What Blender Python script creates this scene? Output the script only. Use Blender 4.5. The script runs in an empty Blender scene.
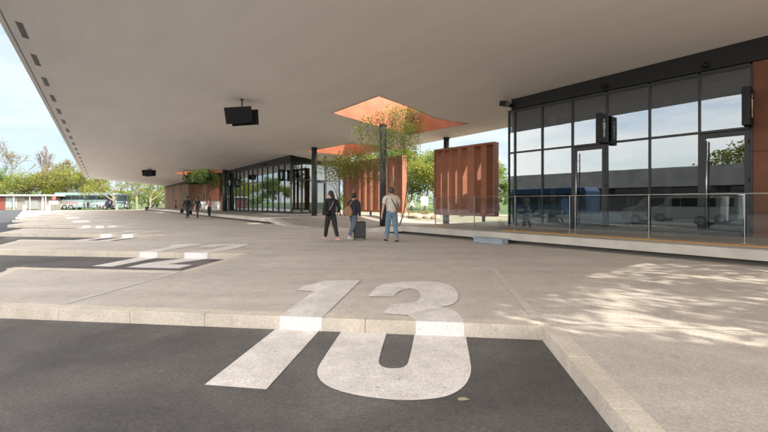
import bpy, math, random
from math import sin, cos, pi, radians, sqrt, atan2
from mathutils import Vector, Matrix
from mathutils.geometry import tessellate_polygon
R = random.Random(7)
scn = bpy.context.scene
COL = scn.collection
EYE = 1.35
F = 407.0; CX = 384.0; HY = 202.0
SN, CN = 0.635, 0.7725                      # facade frame: v away from the facade's foot line, s along it
ANG = atan2(SN, CN)

# ------------------------------------------------------------------ helpers
def g(px, py, z=0.0):
    """world point on height z seen at a photo position"""
    d = (EYE - z) * F / (py - HY)
    return Vector(((px - CX) / F * d, d, z))
def vs(p): return (CN * p.x + SN * p.y, -SN * p.x + CN * p.y)
def W(v, s, z=0.0): return Vector((CN * v - SN * s, SN * v + CN * s, z))
def ch(v, s): return 5.95 - 0.025 * s + 0.125 * (15.3 - v)      # canopy underside height
def chit(px, py):
    """(v, s) where a photo position meets the canopy underside"""
    r = (px - CX) / F; u = (HY - py) / F
    a = CN * r + SN; b = -SN * r + CN
    z = (5.95 + 0.125 * 15.3 - EYE) / (u + 0.025 * b + 0.125 * a)
    return (a * z, b * z)

MATS = {}
def nodes(name):
    m = bpy.data.materials.new(name); m.use_nodes = True
    nt = m.node_tree; b = nt.nodes['Principled BSDF']
    return m, nt, b
def mat(name, c, c2=None, rough=0.6, metal=0.0, scale=4.0, bump=0.0, bscale=60.0, detail=6, stretch=None, spec=0.5, lo=0.35, hi=0.65):
    if name in MATS: return MATS[name]
    m, nt, b = nodes(name); L = nt.links
    b.inputs['Roughness'].default_value = rough; b.inputs['Metallic'].default_value = metal
    b.inputs['Specular IOR Level'].default_value = spec
    tc = nt.nodes.new('ShaderNodeTexCoord'); mp = nt.nodes.new('ShaderNodeMapping')
    L.new(tc.outputs['Object'], mp.inputs[0])
    if stretch: mp.inputs['Scale'].default_value = stretch
    if c2 is None: c2 = tuple(x * 0.86 for x in c)
    n = nt.nodes.new('ShaderNodeTexNoise'); n.inputs['Scale'].default_value = scale; n.inputs['Detail'].default_value = detail
    r = nt.nodes.new('ShaderNodeValToRGB'); r.color_ramp.elements[0].position = lo; r.color_ramp.elements[1].position = hi
    r.color_ramp.elements[0].color = (*c2, 1); r.color_ramp.elements[1].color = (*c, 1)
    L.new(mp.outputs[0], n.inputs['Vector']); L.new(n.outputs[0], r.inputs[0]); L.new(r.outputs[0], b.inputs['Base Color'])
    if bump:
        n2 = nt.nodes.new('ShaderNodeTexNoise'); n2.inputs['Scale'].default_value = bscale; n2.inputs['Detail'].default_value = 3
        bp = nt.nodes.new('ShaderNodeBump'); bp.inputs['Strength'].default_value = bump; bp.inputs['Distance'].default_value = 0.01
        L.new(tc.outputs['Object'], n2.inputs['Vector']); L.new(n2.outputs[0], bp.inputs['Height']); L.new(bp.outputs[0], b.inputs['Normal'])
    MATS[name] = m
    return m

def ground_mat(name, base, dark, light, speck=220.0, patch=0.35, spk=0.35, rough=0.85, bump=0.5, cracks=False, stain=(0.5,)*3, wear=False, gum=0.0):
    """exposed aggregate or asphalt: large patches, medium mottling, fine stones"""
    m, nt, b = nodes(name); L = nt.links; N = nt.nodes.new
    tc = N('ShaderNodeTexCoord')
    def noise(s, d=5, dist=0.0):
        n = N('ShaderNodeTexNoise'); n.inputs['Scale'].default_value = s; n.inputs['Detail'].default_value = d
        n.inputs['Distortion'].default_value = dist; L.new(tc.outputs['Object'], n.inputs['Vector']); return n
    def ramp(n, a, bb, ca, cb):
        r = N('ShaderNodeValToRGB'); r.color_ramp.elements[0].position = a; r.color_ramp.elements[1].position = bb
        r.color_ramp.elements[0].color = (*ca, 1); r.color_ramp.elements[1].color = (*cb, 1); L.new(n.outputs[0], r.inputs[0]); return r
    def mix(fac, a, bb, mode='MIX'):
        x = N('ShaderNodeMix'); x.data_type = 'RGBA'; x.blend_type = mode
        if hasattr(fac, 'is_linked'): L.new(fac, x.inputs[0])
        else: x.inputs[0].default_value = fac
        L.new(a, x.inputs[6]); L.new(bb, x.inputs[7]); return x.outputs[2]
    r1 = ramp(noise(patch, 6, 1.0), 0.35, 0.65, dark, base)
    r2 = ramp(noise(3.1, 8, 0.6), 0.3, 0.7, (0.88,)*3, (1.09,)*3)
    c = mix(0.8, r1.outputs[0], r2.outputs[0], 'MULTIPLY')
    vo = N('ShaderNodeTexVoronoi'); vo.inputs['Scale'].default_value = speck * 0.45; L.new(tc.outputs['Object'], vo.inputs['Vector'])
    sx = N('ShaderNodeSeparateColor'); L.new(vo.outputs['Color'], sx.inputs[0])
    r3 = N('ShaderNodeValToRGB'); L.new(sx.outputs[0], r3.inputs[0])
    e = r3.color_ramp.elements; e[0].position = 0.0; e[1].position = 1.0
    lo = tuple(1 - spk for _ in range(3)); hi = tuple(1 + spk for _ in range(3))
    e[0].color = (*lo, 1); e[1].color = (*hi, 1)
    c = mix(0.9, c, r3.outputs[0], 'MULTIPLY')
    # dark blots and drips (oil, gum)
    r4 = ramp(noise(1.3, 3, 0.4), 0.66, 0.74, (1, 1, 1), stain)
    c = mix(1.0, c, r4.outputs[0], 'MULTIPLY')
    r5 = ramp(noise(9, 1), 0.76, 0.79, (1, 1, 1), light)
    c = mix(0.7, c, r5.outputs[0], 'MULTIPLY')
    if cracks:
        v2 = N('ShaderNodeTexVoronoi'); v2.feature = 'DISTANCE_TO_EDGE'; v2.inputs['Scale'].default_value = 0.22
        nn = noise(1.2, 6); ad = N('ShaderNodeMix'); ad.data_type = 'RGBA'; ad.blend_type = 'ADD'; ad.inputs[0].default_value = 0.8
        L.new(tc.outputs['Object'], ad.inputs[6]); L.new(nn.outputs[1], ad.inputs[7]); L.new(ad.outputs[2], v2.inputs['Vector'])
        r6 = ramp(v2, 0.0, 0.004, (0.72,)*3, (1, 1, 1)); c = mix(0.6, c, r6.outputs[0], 'MULTIPLY')
    if wear:       # paint rubbed through to the aggregate
        r7 = ramp(noise(55, 10, 0.5), 0.60, 0.66, (1, 1, 1), (0.45, 0.42, 0.40)); r8 = ramp(noise(2.4, 4, 1.0), 0.42, 0.62, (0.15,)*3, (1, 1, 1))
        c = mix(r8.outputs[0], c, mix(1.0, c, r7.outputs[0], 'MULTIPLY'))
        r9 = ramp(noise(11, 3, 0.2), 0.70, 0.74, (1, 1, 1), (0.5, 0.46, 0.42)); c = mix(0.8, c, r9.outputs[0], 'MULTIPLY')
    if gum:        # trodden gum spots and drips
        v3 = N('ShaderNodeTexVoronoi'); v3.inputs['Scale'].default_value = 2.1; v3.inputs['Randomness'].default_value = 1; L.new(tc.outputs['Object'], v3.inputs['Vector'])
        ra = ramp(v3, 0.035, 0.055, (gum,)*3, (1, 1, 1)); rb = ramp(noise(0.7, 2), 0.5, 0.56, (0,)*3, (1, 1, 1))
        c = mix(rb.outputs[0], c, mix(1.0, c, ra.outputs[0], 'MULTIPLY'))
        mp_ = N('ShaderNodeMapping'); mp_.inputs['Scale'].default_value = (0.25, 1.3, 1); mp_.inputs['Rotation'].default_value = (0, 0, 0.35); ns = N('ShaderNodeTexNoise'); ns.inputs['Scale'].default_value = 1.1; ns.inputs['Detail'].default_value = 7
        L.new(tc.outputs['Object'], mp_.inputs[0]); L.new(mp_.outputs[0], ns.inputs['Vector']); rc = ramp(ns, 0.38, 0.64, (0.92, 0.91, 0.90), (1.04, 1.04, 1.04)); c = mix(1.0, c, rc.outputs[0], 'MULTIPLY')
    L.new(c, b.inputs['Base Color'])
    b.inputs['Roughness'].default_value = rough
    b.inputs['Specular IOR Level'].default_value = 0.35
    bp = N('ShaderNodeBump'); bp.inputs['Strength'].default_value = bump; bp.inputs['Distance'].default_value = 0.006
    L.new(vo.outputs['Distance'], bp.inputs['Height']); L.new(bp.outputs[0], b.inputs['Normal'])
    MATS[name] = m
    return m

def leaf_mat(name, ca, cb, cc):
    m, nt, b = nodes(name); L = nt.links
    gi = nt.nodes.new('ShaderNodeNewGeometry'); r = nt.nodes.new('ShaderNodeValToRGB')
    r.color_ramp.elements[0].color = (*ca, 1); r.color_ramp.elements[1].color = (*cc, 1)
    e = r.color_ramp.elements.new(0.5); e.color = (*cb, 1)
    L.new(gi.outputs['Random Per Island'], r.inputs[0]); L.new(r.outputs[0], b.inputs['Base Color'])
    b.inputs['Roughness'].default_value = 0.55; b.inputs['Specular IOR Level'].default_value = 0.3
    tr = nt.nodes.new('ShaderNodeBsdfTranslucent'); mx = nt.nodes.new('ShaderNodeMixShader'); mx.inputs[0].default_value = 0.35
    hs = nt.nodes.new('ShaderNodeHueSaturation'); hs.inputs['Value'].default_value = 1.6; L.new(r.outputs[0], hs.inputs['Color'])
    L.new(hs.outputs[0], tr.inputs[0]); out = nt.nodes['Material Output']
    L.new(b.outputs[0], mx.inputs[1]); L.new(tr.outputs[0], mx.inputs[2]); L.new(mx.outputs[0], out.inputs[0])
    MATS[name] = m
    return m
def glass_mat(name, refl, tint, rough=0.0):
    m, nt, b = nodes(name); L = nt.links; nt.nodes.remove(b)
    gl = nt.nodes.new('ShaderNodeBsdfGlossy'); gl.inputs['Roughness'].default_value = rough; gl.inputs['Color'].default_value = (0.82, 0.9, 0.97, 1)
    tr = nt.nodes.new('ShaderNodeBsdfTransparent'); tr.inputs['Color'].default_value = (*tint, 1)
    mx = nt.nodes.new('ShaderNodeMixShader'); lw = nt.nodes.new('ShaderNodeLayerWeight'); lw.inputs['Blend'].default_value = 0.35
    mr = nt.nodes.new('ShaderNodeMapRange'); mr.inputs[3].default_value = refl; mr.inputs[4].default_value = min(1, refl + 0.35)
    tc = nt.nodes.new('ShaderNodeTexCoord'); n = nt.nodes.new('ShaderNodeTexNoise'); n.inputs['Scale'].default_value = 0.9; n.inputs['Detail'].default_value = 1
    bp = nt.nodes.new('ShaderNodeBump'); bp.inputs['Strength'].default_value = 0.05; bp.inputs['Distance'].default_value = 0.01
    L.new(tc.outputs['Object'], n.inputs['Vector']); L.new(n.outputs[0], bp.inputs['Height']); L.new(bp.outputs[0], gl.inputs['Normal'])
    L.new(lw.outputs['Facing'], mr.inputs[0]); L.new(mr.outputs[0], mx.inputs[0])
    L.new(tr.outputs[0], mx.inputs[1]); L.new(gl.outputs[0], mx.inputs[2]); L.new(mx.outputs[0], nt.nodes['Material Output'].inputs[0])
    MATS[name] = m
    return m

# ------------------------------------------------------------------ mesh building
class MB:
    def __init__(s): s.v = []; s.f = []; s.smooth = False
    def add(s, vv, ff):
        o = len(s.v); s.v += [tuple(p) for p in vv]; s.f += [tuple(i + o for i in f) for f in ff]; return s
    def box(s, x0, x1, y0, y1, z0, z1, M=None):
        p = [Vector((x, y, z)) for z in (z0, z1) for x, y in ((x0, y0), (x1, y0), (x1, y1), (x0, y1))]
        if M is not None: p = [M @ q for q in p]
        return s.add(p, [(3, 2, 1, 0), (4, 5, 6, 7), (0, 1, 5, 4), (1, 2, 6, 5), (2, 3, 7, 6), (3, 0, 4, 7)])
    def prism(s, poly, z0, z1, M=None, top=True, bottom=True):
        """poly: list of (x, y) or, with z0/z1 callables, heights per point"""
        n = len(poly)
        a = [Vector((x, y, z0(x, y) if callable(z0) else z0)) for x, y in poly]
        b = [Vector((x, y, z1(x, y) if callable(z1) else z1)) for x, y in poly]
        tri = tessellate_polygon([[Vector((x, y, 0)) for x, y in poly]])
        def up(t):
            p, q, r = (Vector((*poly[i], 0)) for i in t)
            return tuple(t) if (q - p).cross(r - p).z > 0 else tuple(reversed(t))
        tri = [up(t) for t in tri]
        area = sum(poly[i][0] * poly[(i + 1) % n][1] - poly[(i + 1) % n][0] * poly[i][1] for i in range(n))
        f = []
        if top: f += [tuple(i + n for i in t) for t in tri]
        if bottom: f += [tuple(reversed(t)) for t in tri]
        for i in range(n):
            j = (i + 1) % n
            f.append((i, j, j + n, i + n) if area > 0 else (j, i, i + n, j + n))
        p = a + b
        if M is not None: p = [M @ q for q in p]
        return s.add(p, f)
    def tube(s, pts, rad, n=8, caps=True, flat=1.0):
        pts = [Vector(p) for p in pts]
        if not hasattr(rad, '__len__'): rad = [rad] * len(pts)
        rings = []; up = None
        for i, p in enumerate(pts):
            d = (pts[min(i + 1, len(pts) - 1)] - pts[max(i - 1, 0)])
            if d.length < 1e-9: d = Vector((0, 0, 1))
            d.normalize()
            if up is None: up = Vector((1, 0, 0)) if abs(d.x) < 0.9 else Vector((0, 1, 0))
            x = (up - d * up.dot(d)).normalized(); y = d.cross(x); up = x
            rings.append([p + (x * cos(2 * pi * k / n) + y * sin(2 * pi * k / n) * flat) * rad[i] for k in range(n)])
        vv = [q for r in rings for q in r]; ff = []
        for i in range(len(rings) - 1):
            for k in range(n):
                a = i * n + k; b = i * n + (k + 1) % n; ff.append((a, b, b + n, a + n))
        if caps: ff.append(tuple(reversed(range(n)))); ff.append(tuple(range((len(rings) - 1) * n, len(rings) * n)))
        return s.add(vv, ff)
    def ball(s, c, r, sx=1, sy=1, sz=1, nu=12, nv=8, M=None, jit=0, rr=None):
        c = Vector(c); vv = [Vector((0, 0, -1))]
        for j in range(1, nv):
            t = -pi / 2 + pi * j / nv
            for i in range(nu): vv.append(Vector((cos(t) * cos(2 * pi * i / nu), cos(t) * sin(2 * pi * i / nu), sin(t))))
        vv.append(Vector((0, 0, 1)))
        out = []
        for q in vv:
            k = 1 + (rr.uniform(-jit, jit) if jit else 0)
            q = Vector((q.x * sx, q.y * sy, q.z * sz)) * r * k
            if M is not None: q = M @ q
            out.append(c + q)
        ff = []
        for i in range(nu): ff.append((0, 1 + (i + 1) % nu, 1 + i))
        for j in range(nv - 2):
            for i in range(nu):
                a = 1 + j * nu + i; b = 1 + j * nu + (i + 1) % nu; ff.append((a, b, b + nu, a + nu))
        l = 1 + (nv - 1) * nu; o = 1 + (nv - 2) * nu
        for i in range(nu): ff.append((o + i, o + (i + 1) % nu, l))
        return s.add(out, ff)
    def build(s, name, m, parent=None, o=(0, 0, 0), rot=0.0, smooth=None, bevel=0):
        """vertices are absolute in the frame of the parent thing (or of the given rot); origin o is taken off"""
        if parent is not None: o = parent.get('_o', (0, 0, 0)); o = tuple(o)
        me = bpy.data.meshes.new(name)
        me.from_pydata([(p[0] - o[0], p[1] - o[1], p[2] - o[2]) for p in s.v], [], s.f)
        me.validate(); me.update()
        ob = bpy.data.objects.new(name, me); COL.objects.link(ob)
        if m: me.materials.append(m)
        if smooth if smooth is not None else s.smooth:
            for p in me.polygons: p.use_smooth = True
        if parent is not None:
            ob.parent = parent
            if parent.type == 'MESH' and '_o' not in ob: pass
            ob['_o'] = list(o)
        else:
            ob.rotation_euler.z = rot
            ob.location = Matrix.Rotation(rot, 3, 'Z') @ Vector(o)
            ob['_o'] = list(o)
        if bevel:
            b = ob.modifiers.new('b', 'BEVEL'); b.width = bevel; b.segments = 2; b.limit_method = 'ANGLE'; b.angle_limit = radians(40)
        return ob

def tag(o, label=None, cat=None, group=None, kind=None):
    if label: o['label'] = label
    if cat: o['category'] = cat
    if group: o['group'] = group
    if kind: o['kind'] = kind
    return o
def thing(name, label, cat, o=(0, 0, 0), rot=0.0, group=None):
    e = bpy.data.objects.new(name, None); COL.objects.link(e); e.empty_display_size = 0.2
    e.rotation_euler.z = rot; e.location = Matrix.Rotation(rot, 3, 'Z') @ Vector(o); e['_o'] = list(o)
    return tag(e, label, cat, group)
def fthing(name, label, cat, v, s, z=0, group=None): return thing(name, label, cat, (v, s, z), ANG, group)
def copy_tree(o, parent=None):
    c = o.copy(); COL.objects.link(c); c.parent = parent
    for k in [x for x in bpy.data.objects if x.parent == o]: copy_tree(k, c)
    return c
def place(root, loc, rz=0.0, sc=1.0):
    root.location = loc; root.rotation_euler.z = rz; root.scale = (sc, sc, sc); return root

# ------------------------------------------------------------------ materials
pave = ground_mat('pavement', (0.525, 0.477, 0.425), (0.465, 0.42, 0.372), (1.15, 1.15, 1.15), speck=170, patch=0.22, spk=0.16, bump=0.3, stain=(0.88, 0.86, 0.84), gum=0.62)
asph = ground_mat('asphalt', (0.165, 0.152, 0.145), (0.080, 0.074, 0.073), (1.5, 1.5, 1.5), speck=170, patch=0.35, spk=0.24, bump=0.45, cracks=True, stain=(1.22, 1.2, 1.18), gum=1.5)
road = ground_mat('road_asphalt', (0.075, 0.078, 0.085), (0.055, 0.058, 0.063), (1.4, 1.4, 1.4), speck=120, patch=0.15, spk=0.3, bump=0.4, stain=(0.85, 0.85, 0.86))
kerbm = ground_mat('kerb_stone', (0.60, 0.53, 0.45), (0.53, 0.465, 0.39), (0.75, 0.72, 0.66), speck=160, patch=1.2, spk=0.13, bump=0.2, stain=(0.8, 0.78, 0.75))
paint = ground_mat('road_paint', (0.72, 0.67, 0.635), (0.60, 0.555, 0.52), (0.5, 0.46, 0.42), speck=150, patch=2.2, spk=0.16, bump=0.3, wear=True, stain=(0.84, 0.82, 0.79))
paintk = mat('kerb_paint', (0.70, 0.68, 0.66), (0.57, 0.55, 0.53), rough=0.6, scale=45, detail=12, lo=.34, hi=.46)
slabm = mat('platform_concrete', (0.52, 0.485, 0.43), (0.42, 0.39, 0.345), rough=0.75, scale=1.6, bump=0.2, bscale=40)
deckm = ground_mat('platform_paving', (0.36, 0.325, 0.285), (0.30, 0.27, 0.235), (0.8, 0.76, 0.7), speck=150, patch=0.5, spk=0.2, bump=0.2, stain=(0.85, 0.83, 0.8))
ochre = mat('ochre_strip', (0.62, 0.36, 0.13), (0.52, 0.29, 0.10), rough=0.7, scale=6, bump=0.2)
dark = mat('gap_shade', (0.12, 0.11, 0.10), rough=0.9)  # dark tone stands in for the shadow under the platform edge
frame = mat('anthracite_metal', (0.020, 0.021, 0.023), (0.015, 0.016, 0.018), rough=0.42, metal=0.3, scale=3)
black = mat('black_metal', (0.007, 0.007, 0.0075), rough=0.5, spec=.3)
colm = mat('column_paint', (0.038, 0.047, 0.055), (0.028, 0.036, 0.043), rough=0.45, scale=2, bump=0.05)
steel = mat('brushed_steel', (0.42, 0.43, 0.43), rough=0.35, metal=0.9)
corten = mat('weathered_steel', (0.31, 0.125, 0.066), (0.235, 0.092, 0.05), rough=0.72, scale=2.2, bump=0.15, bscale=50, lo=0.3, hi=0.7)
cortenl = mat('skylight_copper', (0.42, 0.145, 0.07), (0.32, 0.105, 0.05), rough=0.6, scale=1.5, bump=0.1)
glass = glass_mat('facade_glass', 0.155, (0.48, 0.49, 0.49))
glass2 = glass_mat('hall_glass', 0.18, (0.40, 0.43, 0.42))
rail_glass = glass_mat('railing_glass', 0.05, (0.93, 0.96, 0.95))
grass = mat('lawn', (0.075, 0.12, 0.022), (0.05, 0.09, 0.018), rough=0.9, scale=0.6, bump=0.8, bscale=20)
bark = mat('bark', (0.17, 0.135, 0.10), (0.09, 0.07, 0.055), rough=0.9, scale=9, bump=0.6, bscale=30, stretch=(1, 1, 0.3))
palebark = mat('plane_tree_bark', (0.24, 0.21, 0.165), (0.2, 0.18, 0.13), rough=0.9, scale=5, bump=0.4, bscale=30)
leaf_y = leaf_mat('spring_leaf', (0.12, 0.14, 0.02), (0.17, 0.19, 0.03), (0.23, 0.22, 0.05))
leaf_b = leaf_mat('young_leaf', (0.14, 0.21, 0.03), (0.20, 0.28, 0.045), (0.29, 0.33, 0.08))
leaf_g = leaf_mat('green_leaf', (0.075, 0.12, 0.02), (0.11, 0.16, 0.03), (0.15, 0.19, 0.045))
leaf_d = leaf_mat('deep_leaf', (0.035, 0.075, 0.018), (0.07, 0.13, 0.03), (0.13, 0.19, 0.045))
leaf_o = leaf_mat('olive_leaf', (0.13, 0.125, 0.035), (0.17, 0.155, 0.05), (0.21, 0.19, 0.075))
white = mat('white_paint', (0.78, 0.78, 0.76), rough=0.4)

# canopy concrete: pale warm, faint board and cloud marks
def canopy_mat():
    m, nt, b = nodes('canopy_concrete'); L = nt.links; N = nt.nodes.new
    tc = N('ShaderNodeTexCoord')
    n1 = N('ShaderNodeTexNoise'); n1.inputs['Scale'].default_value = 0.16; n1.inputs['Detail'].default_value = 6; n1.inputs['Distortion'].default_value = 0.8
    mp = N('ShaderNodeMapping'); mp.inputs['Scale'].default_value = (1.6, 0.35, 1); n2 = N('ShaderNodeTexNoise'); n2.inputs['Scale'].default_value = 0.8; n2.inputs['Detail'].default_value = 8
    r1 = N('ShaderNodeValToRGB'); r1.color_ramp.elements[0].color = (0.81, 0.77, 0.725, 1); r1.color_ramp.elements[1].color = (0.85, 0.81, 0.765, 1)
    r1.color_ramp.elements[0].position = .3; r1.color_ramp.elements[1].position = .7
    r2 = N('ShaderNodeValToRGB'); r2.color_ramp.elements[0].color = (0.965, 0.965, 0.965, 1); r2.color_ramp.elements[1].color = (1.015, 1.015, 1.015, 1)
    r2.color_ramp.elements[0].position = .35; r2.color_ramp.elements[1].position = .65
    mx = N('ShaderNodeMix'); mx.data_type = 'RGBA'; mx.blend_type = 'MULTIPLY'; mx.inputs[0].default_value = 1
    L.new(tc.outputs['Object'], n1.inputs[0]); L.new(tc.outputs['Object'], mp.inputs[0]); L.new(mp.outputs[0], n2.inputs[0])
    L.new(n1.outputs[0], r1.inputs[0]); L.new(n2.outputs[0], r2.inputs[0]); L.new(r1.outputs[0], mx.inputs[6]); L.new(r2.outputs[0], mx.inputs[7])
    L.new(mx.outputs[2], b.inputs['Base Color']); b.inputs['Roughness'].default_value = 0.8
    return m
canm = canopy_mat()

# ------------------------------------------------------------------ camera, light, world
cam = bpy.data.cameras.new('camera'); co = bpy.data.objects.new('camera', cam); COL.objects.link(co)
co.location = (0, 0, EYE); co.rotation_euler = (pi / 2, 0, 0)
cam.sensor_width = 36; cam.lens = F / 768 * 36; cam.shift_y = -(216 - HY) / 768; cam.clip_end = 3000; cam.clip_start = 0.05
scn.camera = co
SUN_EL = 38; SUN_AZ = Vector((0.80, -0.60))          # horizontal direction towards the sun
sl = bpy.data.lights.new('sun', 'SUN'); so = bpy.data.objects.new('sun', sl); COL.objects.link(so)
sl.energy = 2.0; sl.angle = radians(0.5); sl.color = (1.0, 0.93, 0.82)
sd = Vector((SUN_AZ.x * cos(radians(SUN_EL)), SUN_AZ.y * cos(radians(SUN_EL)), sin(radians(SUN_EL))))
so.rotation_euler = sd.to_track_quat('Z', 'Y').to_euler(); so.location = (20, -30, 40)
w = bpy.data.worlds.new('World'); scn.world = w; w.use_nodes = True
nt = w.node_tree; L = nt.links; N = nt.nodes.new; bg = nt.nodes['Background']
sky = N('ShaderNodeTexSky'); sky.sky_type = 'NISHITA'; sky.sun_disc = False; sky.sun_elevation = radians(SUN_EL)
sky.sun_rotation = atan2(SUN_AZ.x, SUN_AZ.y); sky.air_density = 1.0; sky.dust_density = 1.5; sky.ozone_density = 1.0
tc = N('ShaderNodeTexCoord'); mp = N('ShaderNodeMapping'); mp.inputs['Scale'].default_value = (1.1, 1.1, 5.0)
cn = N('ShaderNodeTexNoise'); cn.inputs['Scale'].default_value = 2.2; cn.inputs['Detail'].default_value = 8; cn.inputs['Roughness'].default_value = 0.55; cn.inputs['Distortion'].default_value = 0.3
cr = N('ShaderNodeValToRGB'); cr.color_ramp.elements[0].position = 0.24; cr.color_ramp.elements[1].position = 0.58
mx = N('ShaderNodeMix'); mx.data_type = 'RGBA'; mx.inputs[7].default_value = (7.0, 6.65, 6.15, 1)
L.new(tc.outputs['Generated'], mp.inputs[0]); L.new(mp.outputs[0], cn.inputs['Vector']); L.new(cn.outputs[0], cr.inputs[0])
L.new(cr.outputs[0], mx.inputs[0]); L.new(sky.outputs[0], mx.inputs[6]); dp = N('ShaderNodeVectorMath'); dp.operation = 'DOT_PRODUCT'; dp.inputs[1].default_value = (-0.30, 0.954, 0); L.new(tc.outputs['Generated'], dp.inputs[0])
dr = N('ShaderNodeMapRange'); dr.interpolation_type = 'SMOOTHSTEP'; dr.inputs[1].default_value = 0.30; dr.inputs[2].default_value = 0.80; L.new(dp.outputs['Value'], dr.inputs[0])
dm = N('ShaderNodeMix'); dm.data_type = 'RGBA'; dm.inputs[6].default_value = (1, 1, 1, 1); dm.inputs[7].default_value = (0.205, 0.245, 0.285, 1); L.new(dr.outputs[0], dm.inputs[0])
mm = N('ShaderNodeMix'); mm.data_type = 'RGBA'; mm.blend_type = 'MULTIPLY'; mm.inputs[0].default_value = 1; L.new(mx.outputs[2], mm.inputs[6]); L.new(dm.outputs[2], mm.inputs[7])
L.new(mm.outputs[2], bg.inputs['Color'])      # thin bright cloud on the sun's side of the sky, paler blue opposite
bg.inputs['Strength'].default_value = 0.15
scn.view_settings.view_transform = 'Standard'; scn.view_settings.look = 'None'; scn.view_settings.exposure = 2.06
scn.view_settings.gamma = 1; scn.view_settings.use_curve_mapping = False
scn.render.engine = 'CYCLES'
cy = scn.cycles
cy.max_bounces = 10; cy.diffuse_bounces = 6; cy.glossy_bounces = 4; cy.transparent_max_bounces = 16; cy.caustics_reflective = False

# ------------------------------------------------------------------ ground
def tri_sheet(poly, z, name, m, holes=()):
    mb = MB(); loops = [[Vector((x, y, 0)) for x, y in l] for l in (poly, *holes)]
    pts = [p for l in loops for p in l]; f = []
    for t in tessellate_polygon(loops):
        p, q, r = (pts[i] for i in t); f.append(tuple(t) if (q - p).cross(r - p).z > 0 else tuple(reversed(t)))
    mb.add([(p.x, p.y, z) for p in pts], f)
    return tag(mb.build(name, m), kind='structure')
tri_sheet([(-900, -900), (900, -900), (900, 900), (-900, 900)], -0.17, 'ground', grass)
def wp(v, s): p = W(v, s); return (p.x, p.y)
tri_sheet([(-150, -70), (70, -70), (70, 76), (-150, 76)], -0.158, 'road', road)
tri_sheet([wp(-2.6, -30), wp(20, -30), wp(20, 82), wp(1.7, 82), wp(-1.6, 20)], -0.15, 'bus_bay_asphalt', asph)

Bv = Vector((0.1237, 0.9923)); Tv = Vector((-0.9923, 0.1237)); I0 = Vector((1.74, 4.44))
PITCH = 5.46 * Bv + 6.07 * Tv
def stair(k):
    I = I0 + PITCH * k; A = I - 2.7 * Bv; P = A + 3.7 * Tv; Q = P - 2.76 * Bv - 1.9 * Tv
    return I, A, P, Q
KR = range(-2, 11)
poly = []
for k in KR:
    I, A, P, Q = stair(k)
    poly += [Q, P, A, I]
poly = [stair(-2)[3] + 7.87 * -Tv - Vector((0, 12))] + [stair(-2)[3] + 7.87 * -Tv] + poly
lastI = stair(10)[0]
poly = [(p.x, p.y) for p in poly] + [wp(14.0, 84), wp(20.4, 84), wp(20.4, -16)]
mb = MB(); mb.prism(poly, -0.3, 0.0, bottom=False)
tag(mb.build('pavement', pave), kind='structure')
# kerb stones round every finger (one run of stones per bay), 6 mm joints
def kerb_run(mb, a, b, step=0.93, w=0.17, top=0.004):
    d = b - a; n = max(1, round(d.length / step)); st = d / n; u = d.normalized(); nrm = Vector((-u.y, u.x))   # left hand side = asphalt side
    for i in range(n):
        p = a + st * i + u * 0.002; q = a + st * (i + 1) - u * 0.002
        o, inn = nrm * 0.02, -nrm * w
        mb.prism([(p + o).to_tuple(), (q + o).to_tuple(), (q + inn).to_tuple(), (p + inn).to_tuple()], -0.155, top)
for k in KR:
    I, A, P, Q = stair(k); mb = MB()
    # interior is on the left when walking I->A->P->Q->next I? check by sign: outside lies towards the asphalt
    for a, b in ((A, I), (P, A), (Q, P)): kerb_run(mb, a, b, top=.0065 if a == P else .003)
    if k > -2: kerb_run(mb, stair(k - 1)[0], Q, top=.0048)
    tag(mb.build('kerb', kerbm, bevel=0.007), kind='structure')
# smooth concrete joint bands running on from the kerb corners
bandm = mat('joint_band', (0.54, 0.50, 0.45), (0.46, 0.42, 0.37), rough=0.7, scale=4)
for k in range(-1, 8):
    I = I0 + PITCH * k; mb = MB()
    def strip(a, b, wd, z):
        d = (b - a).normalized(); n = Vector((-d.y, d.x)) * wd / 2
        mb.add([(*(a - n), z), (*(b - n), z), (*(b + n), z), (*(a + n), z)], [(0, 1, 2, 3)])
    A = I - 2.7 * Bv
    strip(A - 2.76 * Bv * 0.93, A - Bv * .2, 0.12, 0.0042) if k > 0 else None
    strip(I + 0.20 * Bv, I + 3.9 * Bv, 0.11, 0.0042)
    if k == 0: strip(I + Vector((0.22, 0.10)), I - 7.5 * Tv + Vector((0, .07)), 0.09, 0.0045)
    tag(mb.build('joint_band', bandm), kind='structure')

# ------------------------------------------------------------------ painted numbers
def uz(pts, z):      # photo outline (enlarged by 2.56 from 190,270) -> bay coordinates (a to the right, b away)
    out = []
    for x, y in pts:
        p = g(190 + x / 2.56, 270 + y / 2.56, z); q = Vector((p.x, p.y)) - I0
        out.append((-q.dot(Tv), q.dot(Bv)))
    return out
one_top = uz([(437, 27), (333, 129), (220, 127), (318, 55), (272, 54), (292, 41), (318, 36), (345, 28)], 0)
one_low = uz([(218, 153), (330, 157), (195, 307), (37, 295)], -0.15)
three_top = uz([(455, 69), (466, 55), (480, 43), (500, 36), (530, 32), (570, 30), (610, 30), (640, 33), (662, 39), (678, 48), (686, 60), (687, 72), (682, 84), (665, 92), (640, 96),
                (665, 101), (684, 110), (696, 121), (703, 140), (577, 137), (573, 125), (556, 117), (520, 115), (492, 113), (515, 88), (560, 87), (578, 84), (588, 75), (590, 62), (580, 52), (562, 49), (545, 51), (532, 57), (520, 70)], 0)
three_low = uz([(385, 162), (503, 164), (484, 225), (483, 240), (490, 248), (508, 253), (535, 253), (550, 249), (560, 238), (575, 166), (706, 170), (719, 240), (720, 262), (713, 284), (696, 305), (670, 320), (640, 329), (590, 334),
                (540, 335), (480, 330), (420, 321), (375, 309), (342, 293), (327, 275), (325, 258), (334, 238)], -0.15)
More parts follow.
